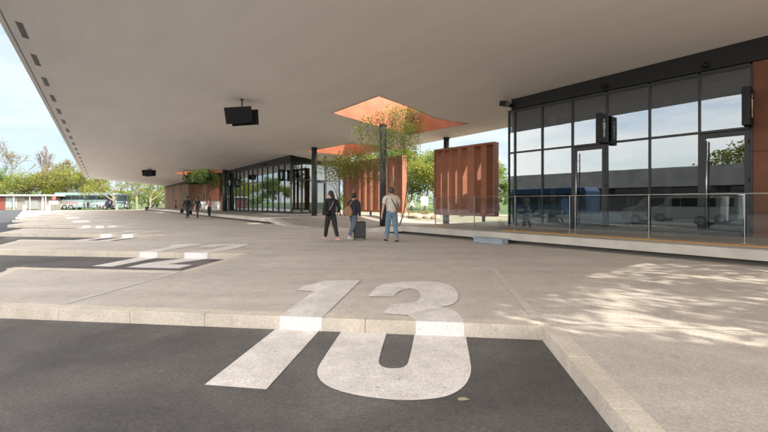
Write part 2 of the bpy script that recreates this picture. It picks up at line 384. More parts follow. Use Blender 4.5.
def smooth(poly, n=2):       # round the shallow corners only
    for _ in range(n):
        out = []
        for i in range(len(poly)):
            a, b, c = (Vector(poly[(i + k) % len(poly)]) for k in (-1, 0, 1)); u, v = b - a, c - b
            if u.length > 1e-6 and v.length > 1e-6 and u.angle(v) < radians(48) and min(u.length, v.length) > .01: out += [tuple(b.lerp(a, .25)), tuple(b.lerp(c, .25))]
            else: out.append(tuple(b))
        poly = out
    return poly
three_top, three_low = smooth(three_top), smooth(three_low)
a1 = (min(p[0] for p in one_top), max(p[0] for p in one_top)); a3 = (min(p[0] for p in three_top), max(p[0] for p in three_low))
bt = max(p[1] for p in three_top); bl = min(p[1] for p in three_low)
def clip(poly, sgn):      # keep b*sgn >= 0
    out = []
    for i in range(len(poly)):
        p, q = poly[i], poly[(i + 1) % len(poly)]
        pi_, qi = p[1] * sgn >= 0, q[1] * sgn >= 0
        if pi_: out.append(p)
        if pi_ != qi:
            t = p[1] / (p[1] - q[1]); out.append((p[0] + (q[0] - p[0]) * t, 0.0))
    return out
def digit(ch_, a0, a1_):
    P = []
    def q(x0, y0, x1, y1): P.append([(x0, y0), (x1, y0), (x1, y1), (x0, y1)])
    if ch_ == '2':
        P += [[(0.05, 0.93), (0.2, 1), (0.8, 1), (0.97, 0.93), (1, 0.86), (0, 0.86)]]
        q(0, .72, .4, .86); q(.6, .58, 1, .86); P.append([(0.6, .58), (1, .58), (.93, .48), (.5, .14), (0, .14), (.08, .24)]); q(0, 0, 1, .14)
    elif ch_ == '0':
        P += [[(0.0, 0.86), (0.06, .95), (0.2, 1), (0.8, 1), (0.94, 0.95), (1, 0.86)], [(0, .14), (1, .14), (.94, .05), (.8, 0), (.2, 0), (.06, .05)]]
        q(0, .14, .38, .86); q(.62, .14, 1, .86)
    elif ch_ == '9':
        P += [[(0.0, 0.87), (0.06, .95), (0.2, 1), (0.8, 1), (0.94, 0.95), (1, 0.87)], [(0, .13), (1, .13), (.94, .05), (.8, 0), (.2, 0), (.06, .05)]]
        q(0, .55, .38, .87); q(.62, .13, 1, .87); q(0, .43, .62, .55); q(0, .13, .38, .28)
    elif ch_ == '8':
        P += [[(0.0, 0.87), (0.06, .95), (0.2, 1), (0.8, 1), (0.94, 0.95), (1, 0.87)], [(0, .13), (1, .13), (.94, .05), (.8, 0), (.2, 0), (.06, .05)]]
        q(0, .13, .38, .87); q(.62, .13, 1, .87); q(.38, .45, .62, .57)
    elif ch_ == '7':
        q(0, .86, 1, 1); P.append([(.6, .86), (1, .86), (.6, 0), (.2, 0)])
    elif ch_ == '6':
        P += [[(0.0, 0.87), (0.06, .95), (0.2, 1), (0.8, 1), (0.94, 0.95), (1, 0.87)], [(0, .13), (1, .13), (.94, .05), (.8, 0), (.2, 0), (.06, .05)]]
        q(0, .13, .38, .87); q(.62, .13, 1, .45); q(.38, .45, 1, .57); q(.62, .72, 1, .87)
    return [[(a0 + x * (a1_ - a0), bl + y * (bt - bl)) for x, y in p] for p in P]
def paint_number(k, tops, lows, generic, label):
    I = I0 + PITCH * k; mb = MB(); mk = MB()
    def P3(a, b, z): q = I - Tv * a + Bv * b; return (q.x, q.y, z)
    tops = list(tops); lows = list(lows)
    for p in generic:
        t, l = clip(p, 1), clip(p, -1)
        if len(t) > 2: tops.append(t)
        if len(l) > 2: lows.append(l)
    faces = []
    def flat(p, z, b0=None):
        pts = [P3(a, (max(b, -0.016) if z > 0 else min(b, -0.024)), z) for a, b in p]
        f = []
        for t in tessellate_polygon([[Vector((x, y, 0)) for x, y, _ in pts]]):
            A, B, C = (Vector(pts[i]) for i in t); f.append(tuple(t) if (B - A).cross(C - A).z > 0 else tuple(reversed(t)))
        mb.add(pts, f)
    for p in tops:
        # pull the foot of the outline onto the kerb arris
        bm_ = min(b for _, b in p)
        if bm_ < 0.25: p = [(a, (b if b > bm_ + 0.06 else -0.016)) for a, b in p]
        flat(p, 0.0085)
        foot = sorted(a for a, b in p if b <= 0.0)
        if len(foot) >= 2:
            a0, a1_ = foot[0], foot[-1]
            c = [P3(a0, -0.0235, -0.149), P3(a1_, -0.0235, -0.149), P3(a1_, -0.0235, 0.0085), P3(a0, -0.0235, 0.0085)]
            mk = MB(); faces.append(mk); mk.add(c, [(0, 1, 2, 3)])
            mk.add([c[3], c[2], P3(a1_, -0.016, 0.0085), P3(a0, -0.016, 0.0085)], [(0, 1, 2, 3)])
    for p in lows:
        bm_ = max(b for _, b in p)
        if bm_ > -0.45: p = [(a, (b if b < bm_ - 0.10 else -0.024)) for a, b in p]
        flat(p, -0.145)
    r = thing('painted_number', label, 'road marking', (I.x, I.y, 0), 0, 'white bay numbers painted across the kerbs')
    mb.build('ground_paint', paint, r); [m_.build('kerb_paint', paintk, r) for m_ in faces]
paint_number(0, [one_top, three_top], [one_low, three_low], [], 'large white number 13 painted across the nearest kerb')
w1 = a3[0] - a1[0]
for k, d in ((1, '2'), (2, '1'), (3, '0'), (4, '9'), (5, '8'), (6, '7'), (7, '6')):
    lab = {1: 'white number 12 painted across the second kerb, behind the large 13', 2: 'white number 11 painted across the third kerb from the camera',
           3: 'white number 10 painted across the fourth kerb from the camera', 4: 'single white 9 painted on the fifth kerb from the camera',
           5: 'single white 8 painted on the sixth kerb from the camera', 6: 'single white 7 painted on the seventh kerb from the camera',
           7: 'tiny white 6 painted on the farthest numbered kerb'}[k]
    if k <= 3:
        gen = digit(d, *a3) if d != '1' else []
        tops, lows = [one_top], [one_low]
        if d == '1':
            sh = a3[0] - a1[0] - 0.15
            tops.append([(a + sh, b) for a, b in one_top]); lows.append([(a + sh, b) for a, b in one_low])
        paint_number(k, tops, lows, gen, lab)
    else: paint_number(k, [], [], digit(d, a1[0] + .4, a1[0] + .4 + a3[1] - a3[0]), lab)

# ------------------------------------------------------------------ canopy
sk1 = [chit(378.6, 96), chit(414, 108.5), chit(434.5, 118), chit(451, 121.3), chit(468, 123.4), chit(409, 134.5), chit(372, 124.2), chit(332.9, 112.8)]
sk2 = [chit(350, 143.4), chit(367, 144.6), chit(383, 146.5), chit(392, 148.2), chit(350, 155.6), chit(307, 151.4)]
sk3 = [chit(203, 168.6), chit(215, 169.2), chit(224, 171.4), chit(200, 175.8), chit(172.5, 173.2)]
def back(x, y):
    t_ = 8.0
    for _ in range(20):
        v, s = vs(Vector((x + SUN_AZ.x * t_, y + SUN_AZ.y * t_, 0))); t_ = (ch(v, s) + .3) / math.tan(radians(SUN_EL))
    return (v, s)
sk0 = [back(.8, 5.3), back(2.6, 6.5), back(3.6, 7.9), back(5.4, 9.2), back(7.6, 9.0), back(8.8, 7.0), back(6.4, 5.2), back(4.2, 3.5), back(2.2, 3.9)]     # unseen opening added overhead, its outline shaped to cast the sun patches
SKY = [sk0, sk1, sk2, sk3]
edge = lambda s: -1.3 + (s - 19) * 5.0 / 54.0
outer = [(edge(-13), -13), (18.5, -13), (18.5, 77), (14.4, 77.2), (4.9, 81), (4.2, 79.6)]
can = thing('canopy', 'vast pale concrete canopy roof with tree openings, over the whole bus station', 'canopy', (0, 0, 0), ANG)
def sheet(loops, zf, flip):
    pts = [Vector((x, y, 0)) for l in loops for x, y in l]; f = []
    for t in tessellate_polygon([[Vector((x, y, 0)) for x, y in l] for l in loops]):
        p, q, r = (pts[i] for i in t); up_ = (q - p).cross(r - p).z > 0
        f.append(tuple(t) if up_ != flip else tuple(reversed(t)))
    return [(p.x, p.y, zf(p.x, p.y)) for p in pts], f
mb = MB(); mb.add(*sheet([outer] + SKY, ch, True)); mb.build('underside', canm, can)
mb = MB(); mb.add(*sheet([outer] + SKY, lambda v, s: ch(v, s) + 0.55, False)); mb.build('roof_deck', slabm, can)
mb = MB(); n = len(outer)
fasm = mat('fascia', (0.50, 0.53, 0.50), (0.44, 0.47, 0.44), rough=0.5, scale=1)
for i in range(n):
    a, b = outer[i], outer[(i + 1) % n]
    mb.add([(*a, ch(*a)), (*b, ch(*b)), (*b, ch(*b) + 0.55), (*a, ch(*a) + 0.55)], [(0, 1, 2, 3)])
mb.build('fascia', fasm, can)
for j, sk in enumerate(SKY):                       # liners: copper faced upstand, inner and outer skin
    mb = MB(); n = len(sk); H = (0.62, 2.3, 2.0, 2.0)[j]
    cv = sum(p[0] for p in sk) / n; cs = sum(p[1] for p in sk) / n
    out = [(v + (v - cv) * 0.05, s + (s - cs) * 0.05) for v, s in sk]
    for i in range(n):
        a, b, c, d = sk[i], sk[(i + 1) % n], out[(i + 1) % n], out[i]
        za, zb, zc, zd = ch(*a), ch(*b), ch(*c), ch(*d)
        mb.add([(*a, za - .012), (*b, zb - .012), (*b, zb + H), (*a, za + H), (*d, zd + .56), (*c, zc + .56), (*c, zc + H), (*d, zd + H)],
               [(3, 2, 1, 0), (4, 5, 6, 7), (3, 2, 6, 7)])
    # thin dark drip edge under the rim
    mb.build('skylight_liner', cortenl, can)
    me = MB(); rim = [(v + (v - cv) * 0.012, s + (s - cs) * 0.012) for v, s in sk]
    for i in range(n):
        a, b, c, d = sk[i], sk[(i + 1) % n], rim[(i + 1) % n], rim[i]
        me.add([(*a, ch(*a) - .014), (*b, ch(*b) - .014), (*c, ch(*c) - .014), (*d, ch(*d) - .014), (*a, ch(*a) + .03), (*b, ch(*b) + .03), (*c, ch(*c) + .03), (*d, ch(*d) + .03)],
               [(0, 1, 2, 3), (4, 0, 3, 7), (1, 5, 6, 2), (3, 2, 6, 7)])
    me.build('drip_edge', mat('drip', (0.10, 0.05, 0.035), rough=.6), can)
ventm = mat('vent_grille', (0.16, 0.15, 0.14), rough=.6)
for i in range(20):
    s = 15.4 + i * 3.25
    v0 = edge(s) + 0.42; mb = MB()
    M = None
    for k in range(2):
        mb.add([(v0, s, ch(v0, s) - .006), (v0 + .0926 * 1.5, s + 1.5, ch(v0 + .139, s + 1.5) - .006), (v0 + .139 + .2, s + 1.5, ch(v0 + .339, s + 1.5) - .006), (v0 + .2, s, ch(v0 + .2, s) - .006)], [(0, 1, 2, 3)])
        break
    mb.build('vent', ventm, can)
# thin flat strip beside the edge, its dark tone painted as a recess's shade
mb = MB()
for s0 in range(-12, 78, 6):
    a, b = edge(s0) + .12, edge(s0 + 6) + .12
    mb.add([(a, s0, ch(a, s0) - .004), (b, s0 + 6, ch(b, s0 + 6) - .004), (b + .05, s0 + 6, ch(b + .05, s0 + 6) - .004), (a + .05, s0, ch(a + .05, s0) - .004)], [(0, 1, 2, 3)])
mb.build('edge_shade_strip', mat('groove_shade', (0.25, 0.25, 0.235), rough=.8), can)

# columns
def column(v, s, r, label, zb=0.0):
    c = fthing('column', label, 'column', v, s, zb, 'slender dark blue-grey columns carrying the canopy')
    top = ch(v, s)
    mb = MB(); mb.tube([(v, s, zb), (v, s, top - .05)], r, 20); mb.build('shaft', colm, c, smooth=True)
    mb = MB(); mb.tube([(v, s, top - .07), (v, s, top + .05)], r * 1.12, 20); mb.build('head_plate', frame, c)
    mb = MB(); mb.tube([(v, s, zb), (v, s, zb + .025)], r * 1.45, 20); mb.build('base_plate', frame, c)
column(14.4, 17.6, 0.19, 'dark column behind the man in the pale shirt')
column(15.0, 26.3, 0.20, 'dark column left of the woman in black, before the glazed end wall', 0.02)
column(14.9, 45.7, 0.24, 'dark column beside the far end of the glazed hall, behind the pink jacket', 0.02)
column(18.25, 16.35, 0.17, 'dark post standing behind the free standing rust fin screen')
column(18.25, 37.5, 0.15, 'dark post hidden behind the glazed hall')

# ------------------------------------------------------------------ platform
PE = 11.4
def ptop(s):
    K = [(-20, .35), (12.6, .35), (14.3, .20), (16.2, .012), (21.3, .012), (23.6, .35), (120, .35)]
    for (a, x), (b, y) in zip(K, K[1:]):
        if a <= s <= b: return x + (y - x) * (s - a) / (b - a)
    return .35
def platform(label, ss, edgef, vb=15.2, vend=20.3):
    t = fthing('platform', label, 'platform', edgef(ss[0]), ss[0], 0)
    face = MB(); deck = MB(); pl = MB()
    for a, b in zip(ss, ss[1:]):
        ea, eb, ta, tb = edgef(a), edgef(b), ptop(a), ptop(b)
        ba, bb = max(ta - .22, -.03), max(tb - .22, -.03)
        # white edge beam (0.5 m) then the paved deck
        face.add([(ea, a, ba), (ea, a, ta), (ea + .5, a, ta), (ea + .5, a, ba), (eb, b, bb), (eb, b, tb), (eb + .5, b, tb), (eb + .5, b, bb)],
                 [(0, 4, 5, 1), (1, 5, 6, 2), (3, 7, 4, 0)] + ([(0, 1, 2, 3)] if a == ss[0] else []) + ([(7, 6, 5, 4)] if b == ss[-1] else []))
        deck.add([(ea + .5, a, ta + .003), (eb + .5, b, tb + .003), (vend, b, tb + .003), (vend, a, ta + .003)], [(0, 3, 2, 1)])
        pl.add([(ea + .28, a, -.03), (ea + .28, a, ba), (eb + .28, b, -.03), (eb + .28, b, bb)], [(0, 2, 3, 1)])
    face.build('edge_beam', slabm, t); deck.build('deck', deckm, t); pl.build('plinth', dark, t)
near_s = [-12, -6, 0, 3, 6, 9, 11, 12.6, 13.5, 14.3, 15.2, 16.2, 18.7]
far_s = [18.7, 21.3, 22.0, 22.8, 23.6, 26, 30, 36, 42, 50, 60, 70, 80]
platform('long low concrete platform with a white edge in front of the near glazed building', near_s, lambda s: PE)
platform('far low concrete platform whose white edge ramps down beyond the three travellers', far_s, lambda s: 10.4 + max(0, s - 23.6) * .035)
mb = MB(); mb.box(12.05, 12.42, -8, 8.3, .34, .366); tag(mb.build('tactile_strip', ochre, o=(12.2, 0, .35), rot=ANG), 'long ochre warning strip laid on the near platform under the glass railing', 'warning strip')
mb = MB(); mb.box(12.05, 12.42, 11.1, 12.3, .34, .366); tag(mb.build('tactile_strip', ochre, o=(12.2, 11.7, .35), rot=ANG), 'short ochre warning strip at the left end of the near platform', 'warning strip')
# glass railing
def railing(label, v, posts, zb, h=1.2, two=None):
    t = fthing('glass_railing', label, 'railing', v, posts[0], zb)
    for s in posts:
        mb = MB(); mb.box(v - .02, v + .02, s - .008, s + .008, zb, zb + h); mb.build('post', steel, t)
        mb = MB(); mb.box(v - .06, v + .06, s - .05, s + .05, zb, zb + .012); mb.build('post_foot', steel, t)
    for a, b in zip(posts, posts[1:]):
        if b - a < .4: continue
        mb = MB(); mb.box(v - .006, v + .006, a + .04, b - .04, zb + .08, zb + h - .06); mb.build('glass_panel', rail_glass, t)
    mb = MB(); mb.tube([(v, posts[0] - .02, zb + h), (v, posts[-1] + .02, zb + h)], .014, 10); mb.build('handrail', steel, t, smooth=True)
railing('long clear glass railing with steel handrail on the near platform', 12.9, [-4.1, -2.05, 0, 2.05, 4.07, 6.12, 6.3, 8.28, 10.1, 12.2], .353)
railing('small far glass railing beside the leafy tree at the far platform', 13.4, [42.4, 44.4, 46.4, 48.4, 50.4, 52.4], .353, 1.1)
# blue-grey box tucked under the platform edge
t = fthing('step_box', 'blue-grey metal box on the pavement under the near platform edge', 'utility box', 11.25, 8.1)
bx = mat('bluegrey_metal', (0.30, 0.36, 0.40), (0.25, 0.30, 0.34), rough=.5)
mb = MB(); mb.box(11.0, 11.36, 7.55, 8.65, .004, .15); mb.build('casing', bx, t, bevel=.008)
mb = MB(); mb.box(10.97, 11.38, 7.5, 8.7, .15, .175); mb.build('lid', bx, t)

# ------------------------------------------------------------------ glazed buildings
FV = 15.3
def glazed(t, ss, doors, z0, ztr, ztop, gm, v=FV, mull=.055, along=None):
    """mullions at ss on the line v; doors = set of bay indices"""
    for s in ss:
        mb = MB(); mb.box(v - .07, v + .07, s - mull / 2, s + mull / 2, z0, ztop); mb.build('mullion', frame, t)
    for z, h in ((z0, .09), (ztr, .07), (ztop, .10)):
        mb = MB()
        for i, (a, b) in enumerate(zip(ss, ss[1:])):
            if z == z0 and i in doors: continue
            mb.box(v - .055, v + .055, a + mull / 2, b - mull / 2, z - h / 2 + (.045 if z == z0 else 0), z + h / 2 + (.045 if z == z0 else 0))
        mb.build('transom' if z == ztr else 'sill' if z == z0 else 'head_frame', frame, t)
    for i, (a, b) in enumerate(zip(ss, ss[1:])):
        mb = MB(); mb.box(v - .012, v + .012, a + mull / 2, b - mull / 2, ztr + .035, ztop - .05); mb.build('window', gm, t)
        if i not in doors:
            mb = MB(); mb.box(v - .012, v + .012, a + mull / 2, b - mull / 2, z0 + .09, ztr - .035); mb.build('window', gm, t)
        else:
            a2, b2 = a + mull / 2, b - mull / 2; zt = ztr - .06
            d = MB()
            for q in ((a2, a2 + .12, z0 - .05, zt), (b2 - .12, b2, z0 - .05, zt), (a2 + .12, b2 - .12, z0 - .05, z0 + .08), (a2 + .12, b2 - .12, zt - .13, zt)):
                d.box(v - .085, v + .04, *q)
            dd = d.build('door', frame, t)
            mb = MB(); mb.box(v - .02, v + .01, a2 + .12, b2 - .12, z0 + .08, zt - .13); mb.build('door_glass', gm, dd)
            mb = MB(); hs_ = b2 - .17
            mb.tube([(v - .16, hs_, z0 + .15), (v - .16, hs_, zt - .22)], .022, 10)
            for zz in (z0 + .4, zt - .5): mb.tube([(v - .16, hs_, zz), (v - .05, hs_, zz)], .012, 8)
            mb.build('handle', steel, dd, smooth=True)
            mb = MB()
            for zz in (z0 + .3, z0 + 1.5, zt - .4): mb.tube([(v - .10, a2 + .02, zz), (v - .10, a2 + .02, zz + .12)], .016, 8)
            mb.build('hinge', black, dd)
def shell(t, v0, v1, s0, s1, z0, z1, wallm, open_front=True, open_end=False):
    mb = MB(); mb.box(v0 + .1, v1, s0, s1, z1, z1 + .12); mb.build('roof', slabm, t)
    mb = MB(); mb.box(v0 + .1, v1 - .1, s0 + .1, s1 - .1, z0 - .05, z0 + .01); mb.build('floor', mat('interior_floor', (.22, .21, .20), rough=.35), t)
    mb = MB(); mb.box(v1 - .1, v1, s0, s1, z0, z1); mb.build('back_wall', mat('interior_wall', (.30, .29, .28), rough=.8), t)
    mb = MB(); mb.box(v0 + .2, v1 - .1, s0, s0 + .1, z0, z1)
    if not open_end: mb.box(v0 + .2, v1 - .1, s1 - .1, s1, z0, z1)
    mb.build('side_wall', wallm, t)
b1 = fthing('station_building', 'near station building with tall dark framed glass front, at the right', 'building', FV, 2)
ss = [2.28, 3.47, 4.80, 6.13, 7.36, 8.58, 9.82]
glazed(b1, ss, {0, 3}, .40, 3.45, 5.22, glass)
mb = MB(); mb.box(FV - .05, FV + .05, 9.85, 10.12, .40, 5.22); 
mb = MB(); mb.box(FV - .012, FV + .012, 9.85, 10.09, .45, 5.18); mb.build('window', glass, b1)
mb = MB(); mb.box(FV - .06, FV + .06, 10.09, 10.14, .38, 5.27); mb.build('corner_post', frame, b1)
for q in ((3.41, 3.48), (.40, .49), (5.17, 5.27)): mb = MB(); mb.box(FV - .055, FV + .055, 9.85, 10.09, *q); mb.build('transom', frame, b1)
mb = MB(); mb.prism([(FV - .10, -6), (FV + .35, -6), (FV + .35, 9.95), (FV - .10, 9.95)], lambda v, s: 5.29, lambda v, s: ch(v, s) + .02); mb.build('head_beam', black, b1)
shell(b1, FV, 23, -6, 10.1, .40, 5.3, frame)
mb = MB()
for a, b_ in ((-6, -4), (-4, -1.9), (-1.9, .2), (.2, 2.26)): mb.box(FV - .04, FV + .12, a + .006, b_ - .006, .36, 2.76); mb.box(FV - .04, FV + .12, a + .006, b_ - .006, 2.772, 5.28)
mb.build('rust_cladding', mat('brown_rust', (.17, .06, .028), (.12, .042, .02), rough=.7, scale=1.5), b1)
# inside: ceiling strips, blinds and a counter give the glass some depth
mb = MB()
for i in range(5): mb.box(FV + 1 + i * 1.3, FV + 1.25 + i * 1.3, -4, 9.6, 5.0, 5.12)
mb.build('ceiling_beam', mat('beam_grey', (.35, .34, .33)), b1)
mb = MB(); mb.box(19.5, 20.1, 3, 8, .4, 1.5); mb.build('counter', mat('counter', (.30, .24, .18)), b1)
mb = MB()
for i in range(3): mb.tube([(17.5, 4.9 + i * 2.2, .4), (17.5, 4.9 + i * 2.2, 5.25)], .13, 12)
mb.build('interior_column', white, b1)

b2 = fthing('glazed_hall', 'far glazed station hall with many narrow panes, left of the women', 'building', FV, 30.6)
ss = [30.6 + i * 16.2 / 14 for i in range(15)]
h2 = 4.62
glazed(b2, ss, set(), .40, 3.2, 4.55, glass2, mull=.07)
mb = MB(); mb.prism([(FV - .10, 30.5), (FV + .35, 30.5), (FV + .35, 47.0), (FV - .10, 47.0)], lambda v, s: 4.605, lambda v, s: ch(v, s) + .02); mb.build('head_beam', black, b2)
shell(b2, FV, 20, 30.62, 47.0, .40, 4.65, frame)
for o_ in [x for x in bpy.data.objects if x.parent == b2 and x.name.startswith('side_wall')]: bpy.data.objects.remove(o_)
mb = MB(); mb.box(FV + .2, 19.9, 46.9, 47.0, .4, 4.6); mb.build('side_wall', frame, b2)
# glazed end wall with a sliding door facing the camera
endv = [15.3, 16.25, 17.5, 18.6, 20.0]
for v in endv[1:]:
    mb = MB(); mb.box(v - .04, v + .04, 30.53, 30.67, .40, 4.60); mb.build('mullion', frame, b2)
eglass = glass_mat('end_glass', 0.07, (0.30, 0.33, 0.31))
for a, b, d in zip(endv, endv[1:], (0, 0, 1, 0)):
    mb = MB(); mb.box(a + .04, b - .04, 30.59, 30.61, 3.24, 4.5); mb.build('window', eglass, b2)
    if not d: mb = MB(); mb.box(a + .04, b - .04, 30.59, 30.61, .5, 3.16); mb.build('window', eglass, b2)
mb = MB(); mb.box(15.37, 20, 30.55, 30.65, 3.16, 3.24); mb.box(15.37, 20, 30.55, 30.65, 4.5, 4.62); mb.box(15.37, 17.46, 30.55, 30.65, .4, .5); mb.build('transom', frame, b2)
mb = MB(); mb.prism([(15.66, 30.5), (20.0, 30.5), (20.0, 30.72), (15.66, 30.72)], lambda v, s: 4.63, lambda v, s: 5.05); mb.build('end_head_beam', black, b2)
d = MB(); d.box(17.6, 17.72, 30.5, 30.56, .4, 3.1); d.box(18.46, 18.56, 30.5, 30.56, .4, 3.1); d.box(17.72, 18.46, 30.5, 30.56, 2.98, 3.1); dd = d.build('door', frame, b2)
mb = MB(); mb.box(17.72, 18.46, 30.62, 30.64, .4, 3.0); mb.build('door_glass', eglass, dd)

b3 = fthing('clad_building', 'farthest station building clad in pale brown upright boards, behind the tree', 'building', FV, 60)
cl = mat('board_cladding', (0.30, 0.19, 0.125), (0.19, 0.115, 0.08), rough=.7, scale=1.2, stretch=(1, 1, .15))
mb = MB(); mb.box(FV + .06, 20, 62.5, 78, .3, 3.9); mb.build('wall', cl, b3)
mb = MB()
for i in range(26): mb.box(FV - .02, FV + .06, 62.6 + i * .6, 62.95 + i * .6, .35, 3.95)
mb.build('cladding_board', cl, b3)
mb = MB(); mb.box(FV - .05, FV + .05, 63.6, 65.2, .36, 2.9); mb.build('door', frame, b3)
mb = MB(); mb.prism([(FV - .08, 52), (FV + .2, 52), (FV + .2, 78), (FV - .08, 78)], lambda v, s: ch(v, s) - .3, lambda v, s: ch(v, s)); mb.build('head_beam', black, b3)
mb = MB(); mb.box(FV + 2.2, FV + 2.4, 49, 62, .3, 4.4); mb.build('recessed_wall', corten, b3)
mb = MB(); mb.box(FV + 2.1, FV + 2.2, 51, 54, .35, 3.0); mb.build('dark_doorway', black, b3)
mb = MB(); mb.box(FV - .1, FV + .1, 48.6, 51.4, .35, 4.45); mb.build('rust_panel', mat('bright_rust', (0.36, 0.125, 0.05), (0.26, 0.09, 0.04), rough=.7), b3)

# ------------------------------------------------------------------ rust fin screens
def fins(label, v, z0, z1, s0, items, posts):
    t = fthing('fin_screen', label, 'screen', v, s0, z0)
    s = s0 + .08
    total = sum(wd + gp for wd, gp, _ in items); s1 = s0 + .16 + total
    mb = MB(); mb.box(v - .09, v + .34, s0, s1, z1 - .12, z1); mb.build('top_rail', corten, t)
    mb = MB(); mb.box(v - .09, v + .34, s0, s1, z0, z0 + .12); mb.build('bottom_rail', corten, t)
    for a in (s0, s1 - .07):
        mb = MB(); mb.box(v - .085, v + .33, a, a + .07, z0 + .12, z1 - .12); mb.build('end_plate', corten, t)
    for wd, gp, tw in items:
        s += gp; c = s + wd / 2 + .03
        M = Matrix.Translation((v - .05, c, 0)) @ Matrix.Rotation(radians(tw), 4, 'Z')
        mb = MB(); mb.prism([(0, wd / 2), (0, -wd / 2 + .12), (.32, -wd / 2 - .10), (.34, -wd / 2 - .06), (.06, wd / 2)], z0 + .12, z1 - .12, M=M); mb.build('fin', corten, t)
        s += wd
    for p in posts:
        mb = MB(); mb.box(v + .14, v + .26, p - .06, p + .06, .0, z0); mb.build('foot_post', frame, t)
    return s1
fins('free standing rust-red fin screen between the near building and the park view', 17.7, .60, 4.45, 12.55,
     [(.46, .26, 2), (.60, .32, 1), (.38, .34, -1), (.34, .27, -2), (.30, .26, -3), (.26, .25, -3)], [13.4, 16.2])
fins('long rust-red fin screen behind the women and the man', 18.4, .62, 4.5, 20.35,
     [(.42, .36, 0), (.36, .38, -2), (.40, .36, 2), (.50, .38, 0), (.36, .38, -2), (.40, .38, 2), (.48, .36, 0), (.38, .38, -2), (.36, .34, 1)], [21.5, 24.2, 27.8])

# ------------------------------------------------------------------ signs, lamps, monitors
def pictogram(mb, v, s, z, side):
    """white standing figure on the face of a blade sign (plane s = const)"""
    y = s + side
    def r(a0, a1_, z0, z1): mb.add([(v + a0, y, z + z0), (v + a1_, y, z + z0), (v + a1_, y, z + z1), (v + a0, y, z + z1)], [(0, 1, 2, 3) if side < 0 else (3, 2, 1, 0)])
    r(-.07, .07, -.02, .20); r(-.105, -.08, -.02, .20); r(.08, .105, -.02, .20); r(-.065, -.008, -.30, -.02); r(.008, .065, -.30, -.02)
    n = 12; pts = [(v + .055 * cos(2 * pi * i / n), y, z + .28 + .055 * sin(2 * pi * i / n)) for i in range(n)]
    mb.add(pts, [tuple(range(n)) if side < 0 else tuple(reversed(range(n)))])
def blade(v0, v1, s, z0, z1, label):
    t = fthing('blade_sign', label, 'sign', v1, s, z0, 'black pictogram signs sticking out from the glass fronts')
    mb = MB(); mb.box(v0, v1, s - .09, s + .09, z0, z1); mb.build('casing', black, t, bevel=.01)
    mb = MB(); mb.box(v1, v1 + .12, s - .02, s + .02, z0 + .1, z0 + .16); mb.box(v1, v1 + .12, s - .02, s + .02, z1 - .16, z1 - .1); mb.build('bracket', frame, t)
    mb = MB()
    for sd_ in (-.094, .094): pictogram(mb, (v0 + v1) / 2, s, (z0 + z1) / 2, sd_)
    mb.build('pictogram', white, t)
blade(14.62, 15.12, 6.15, 3.40, 4.42, 'black blade sign with a small white figure above the middle glass door')
blade(14.62, 15.12, 2.30, 3.45, 4.50, 'black blade sign seen edge on, beside the right rust cladding')
blade(14.62, 15.12, 31.6, 3.10, 4.05, 'black blade sign with white figure at the near corner of the glazed hall')
blade(14.62, 15.12, 44.2, 2.95, 3.85, 'black blade sign at the far end of the glazed hall beside the column')
def dome(v, s, z, label):
    t = fthing('dome_lamp', label, 'lamp', v, s, z, 'small black lamps on the beams over the glass')
    mb = MB(); mb.box(v - .02, v + .10, s - .05, s + .05, z - .05, z + .05); mb.build('bracket', black, t)
    mb = MB(); mb.ball((v - .05, s, z), .085); mb.build('head', black, t, smooth=True)
dome(15.08, 6.15, 5.42, 'small black dome lamp on the beam above the middle glass door')
dome(15.08, 3.30, 5.42, 'small black dome lamp on the beam above the right glass door')
dome(15.08, 35.5, 4.75, 'small black dome lamp on the beam near the middle of the glazed hall')
dome(15.08, 42.6, 4.55, 'small black dome lamp on the beam at the far part of the glazed hall')
t = fthing('projector_lamp', 'black box projector lamp at the left top corner of the near glass front', 'lamp', 15.0, 9.9, 5.35)
M = Matrix.Translation((14.86, 10.05, 5.50)) @ Matrix.Rotation(radians(12), 4, 'X')
mb = MB(); mb.box(-.16, .16, -.16, .16, -.11, .11, M=M); mb.build('housing', black, t, bevel=.015)
mb = MB(); mb.box(14.98, 15.22, 9.86, 9.95, 5.36, 5.50); mb.build('arm', black, t)
M = Matrix.Translation((14.86, 10.05, 5.50)) @ Matrix.Rotation(radians(12), 4, 'X')
mb = MB(); mb.box(-.13, .13, -.168, -.16, -.08, .08, M=M); mb.build('lens', mat('lens', (.25, .25, .26), rough=.1), t)

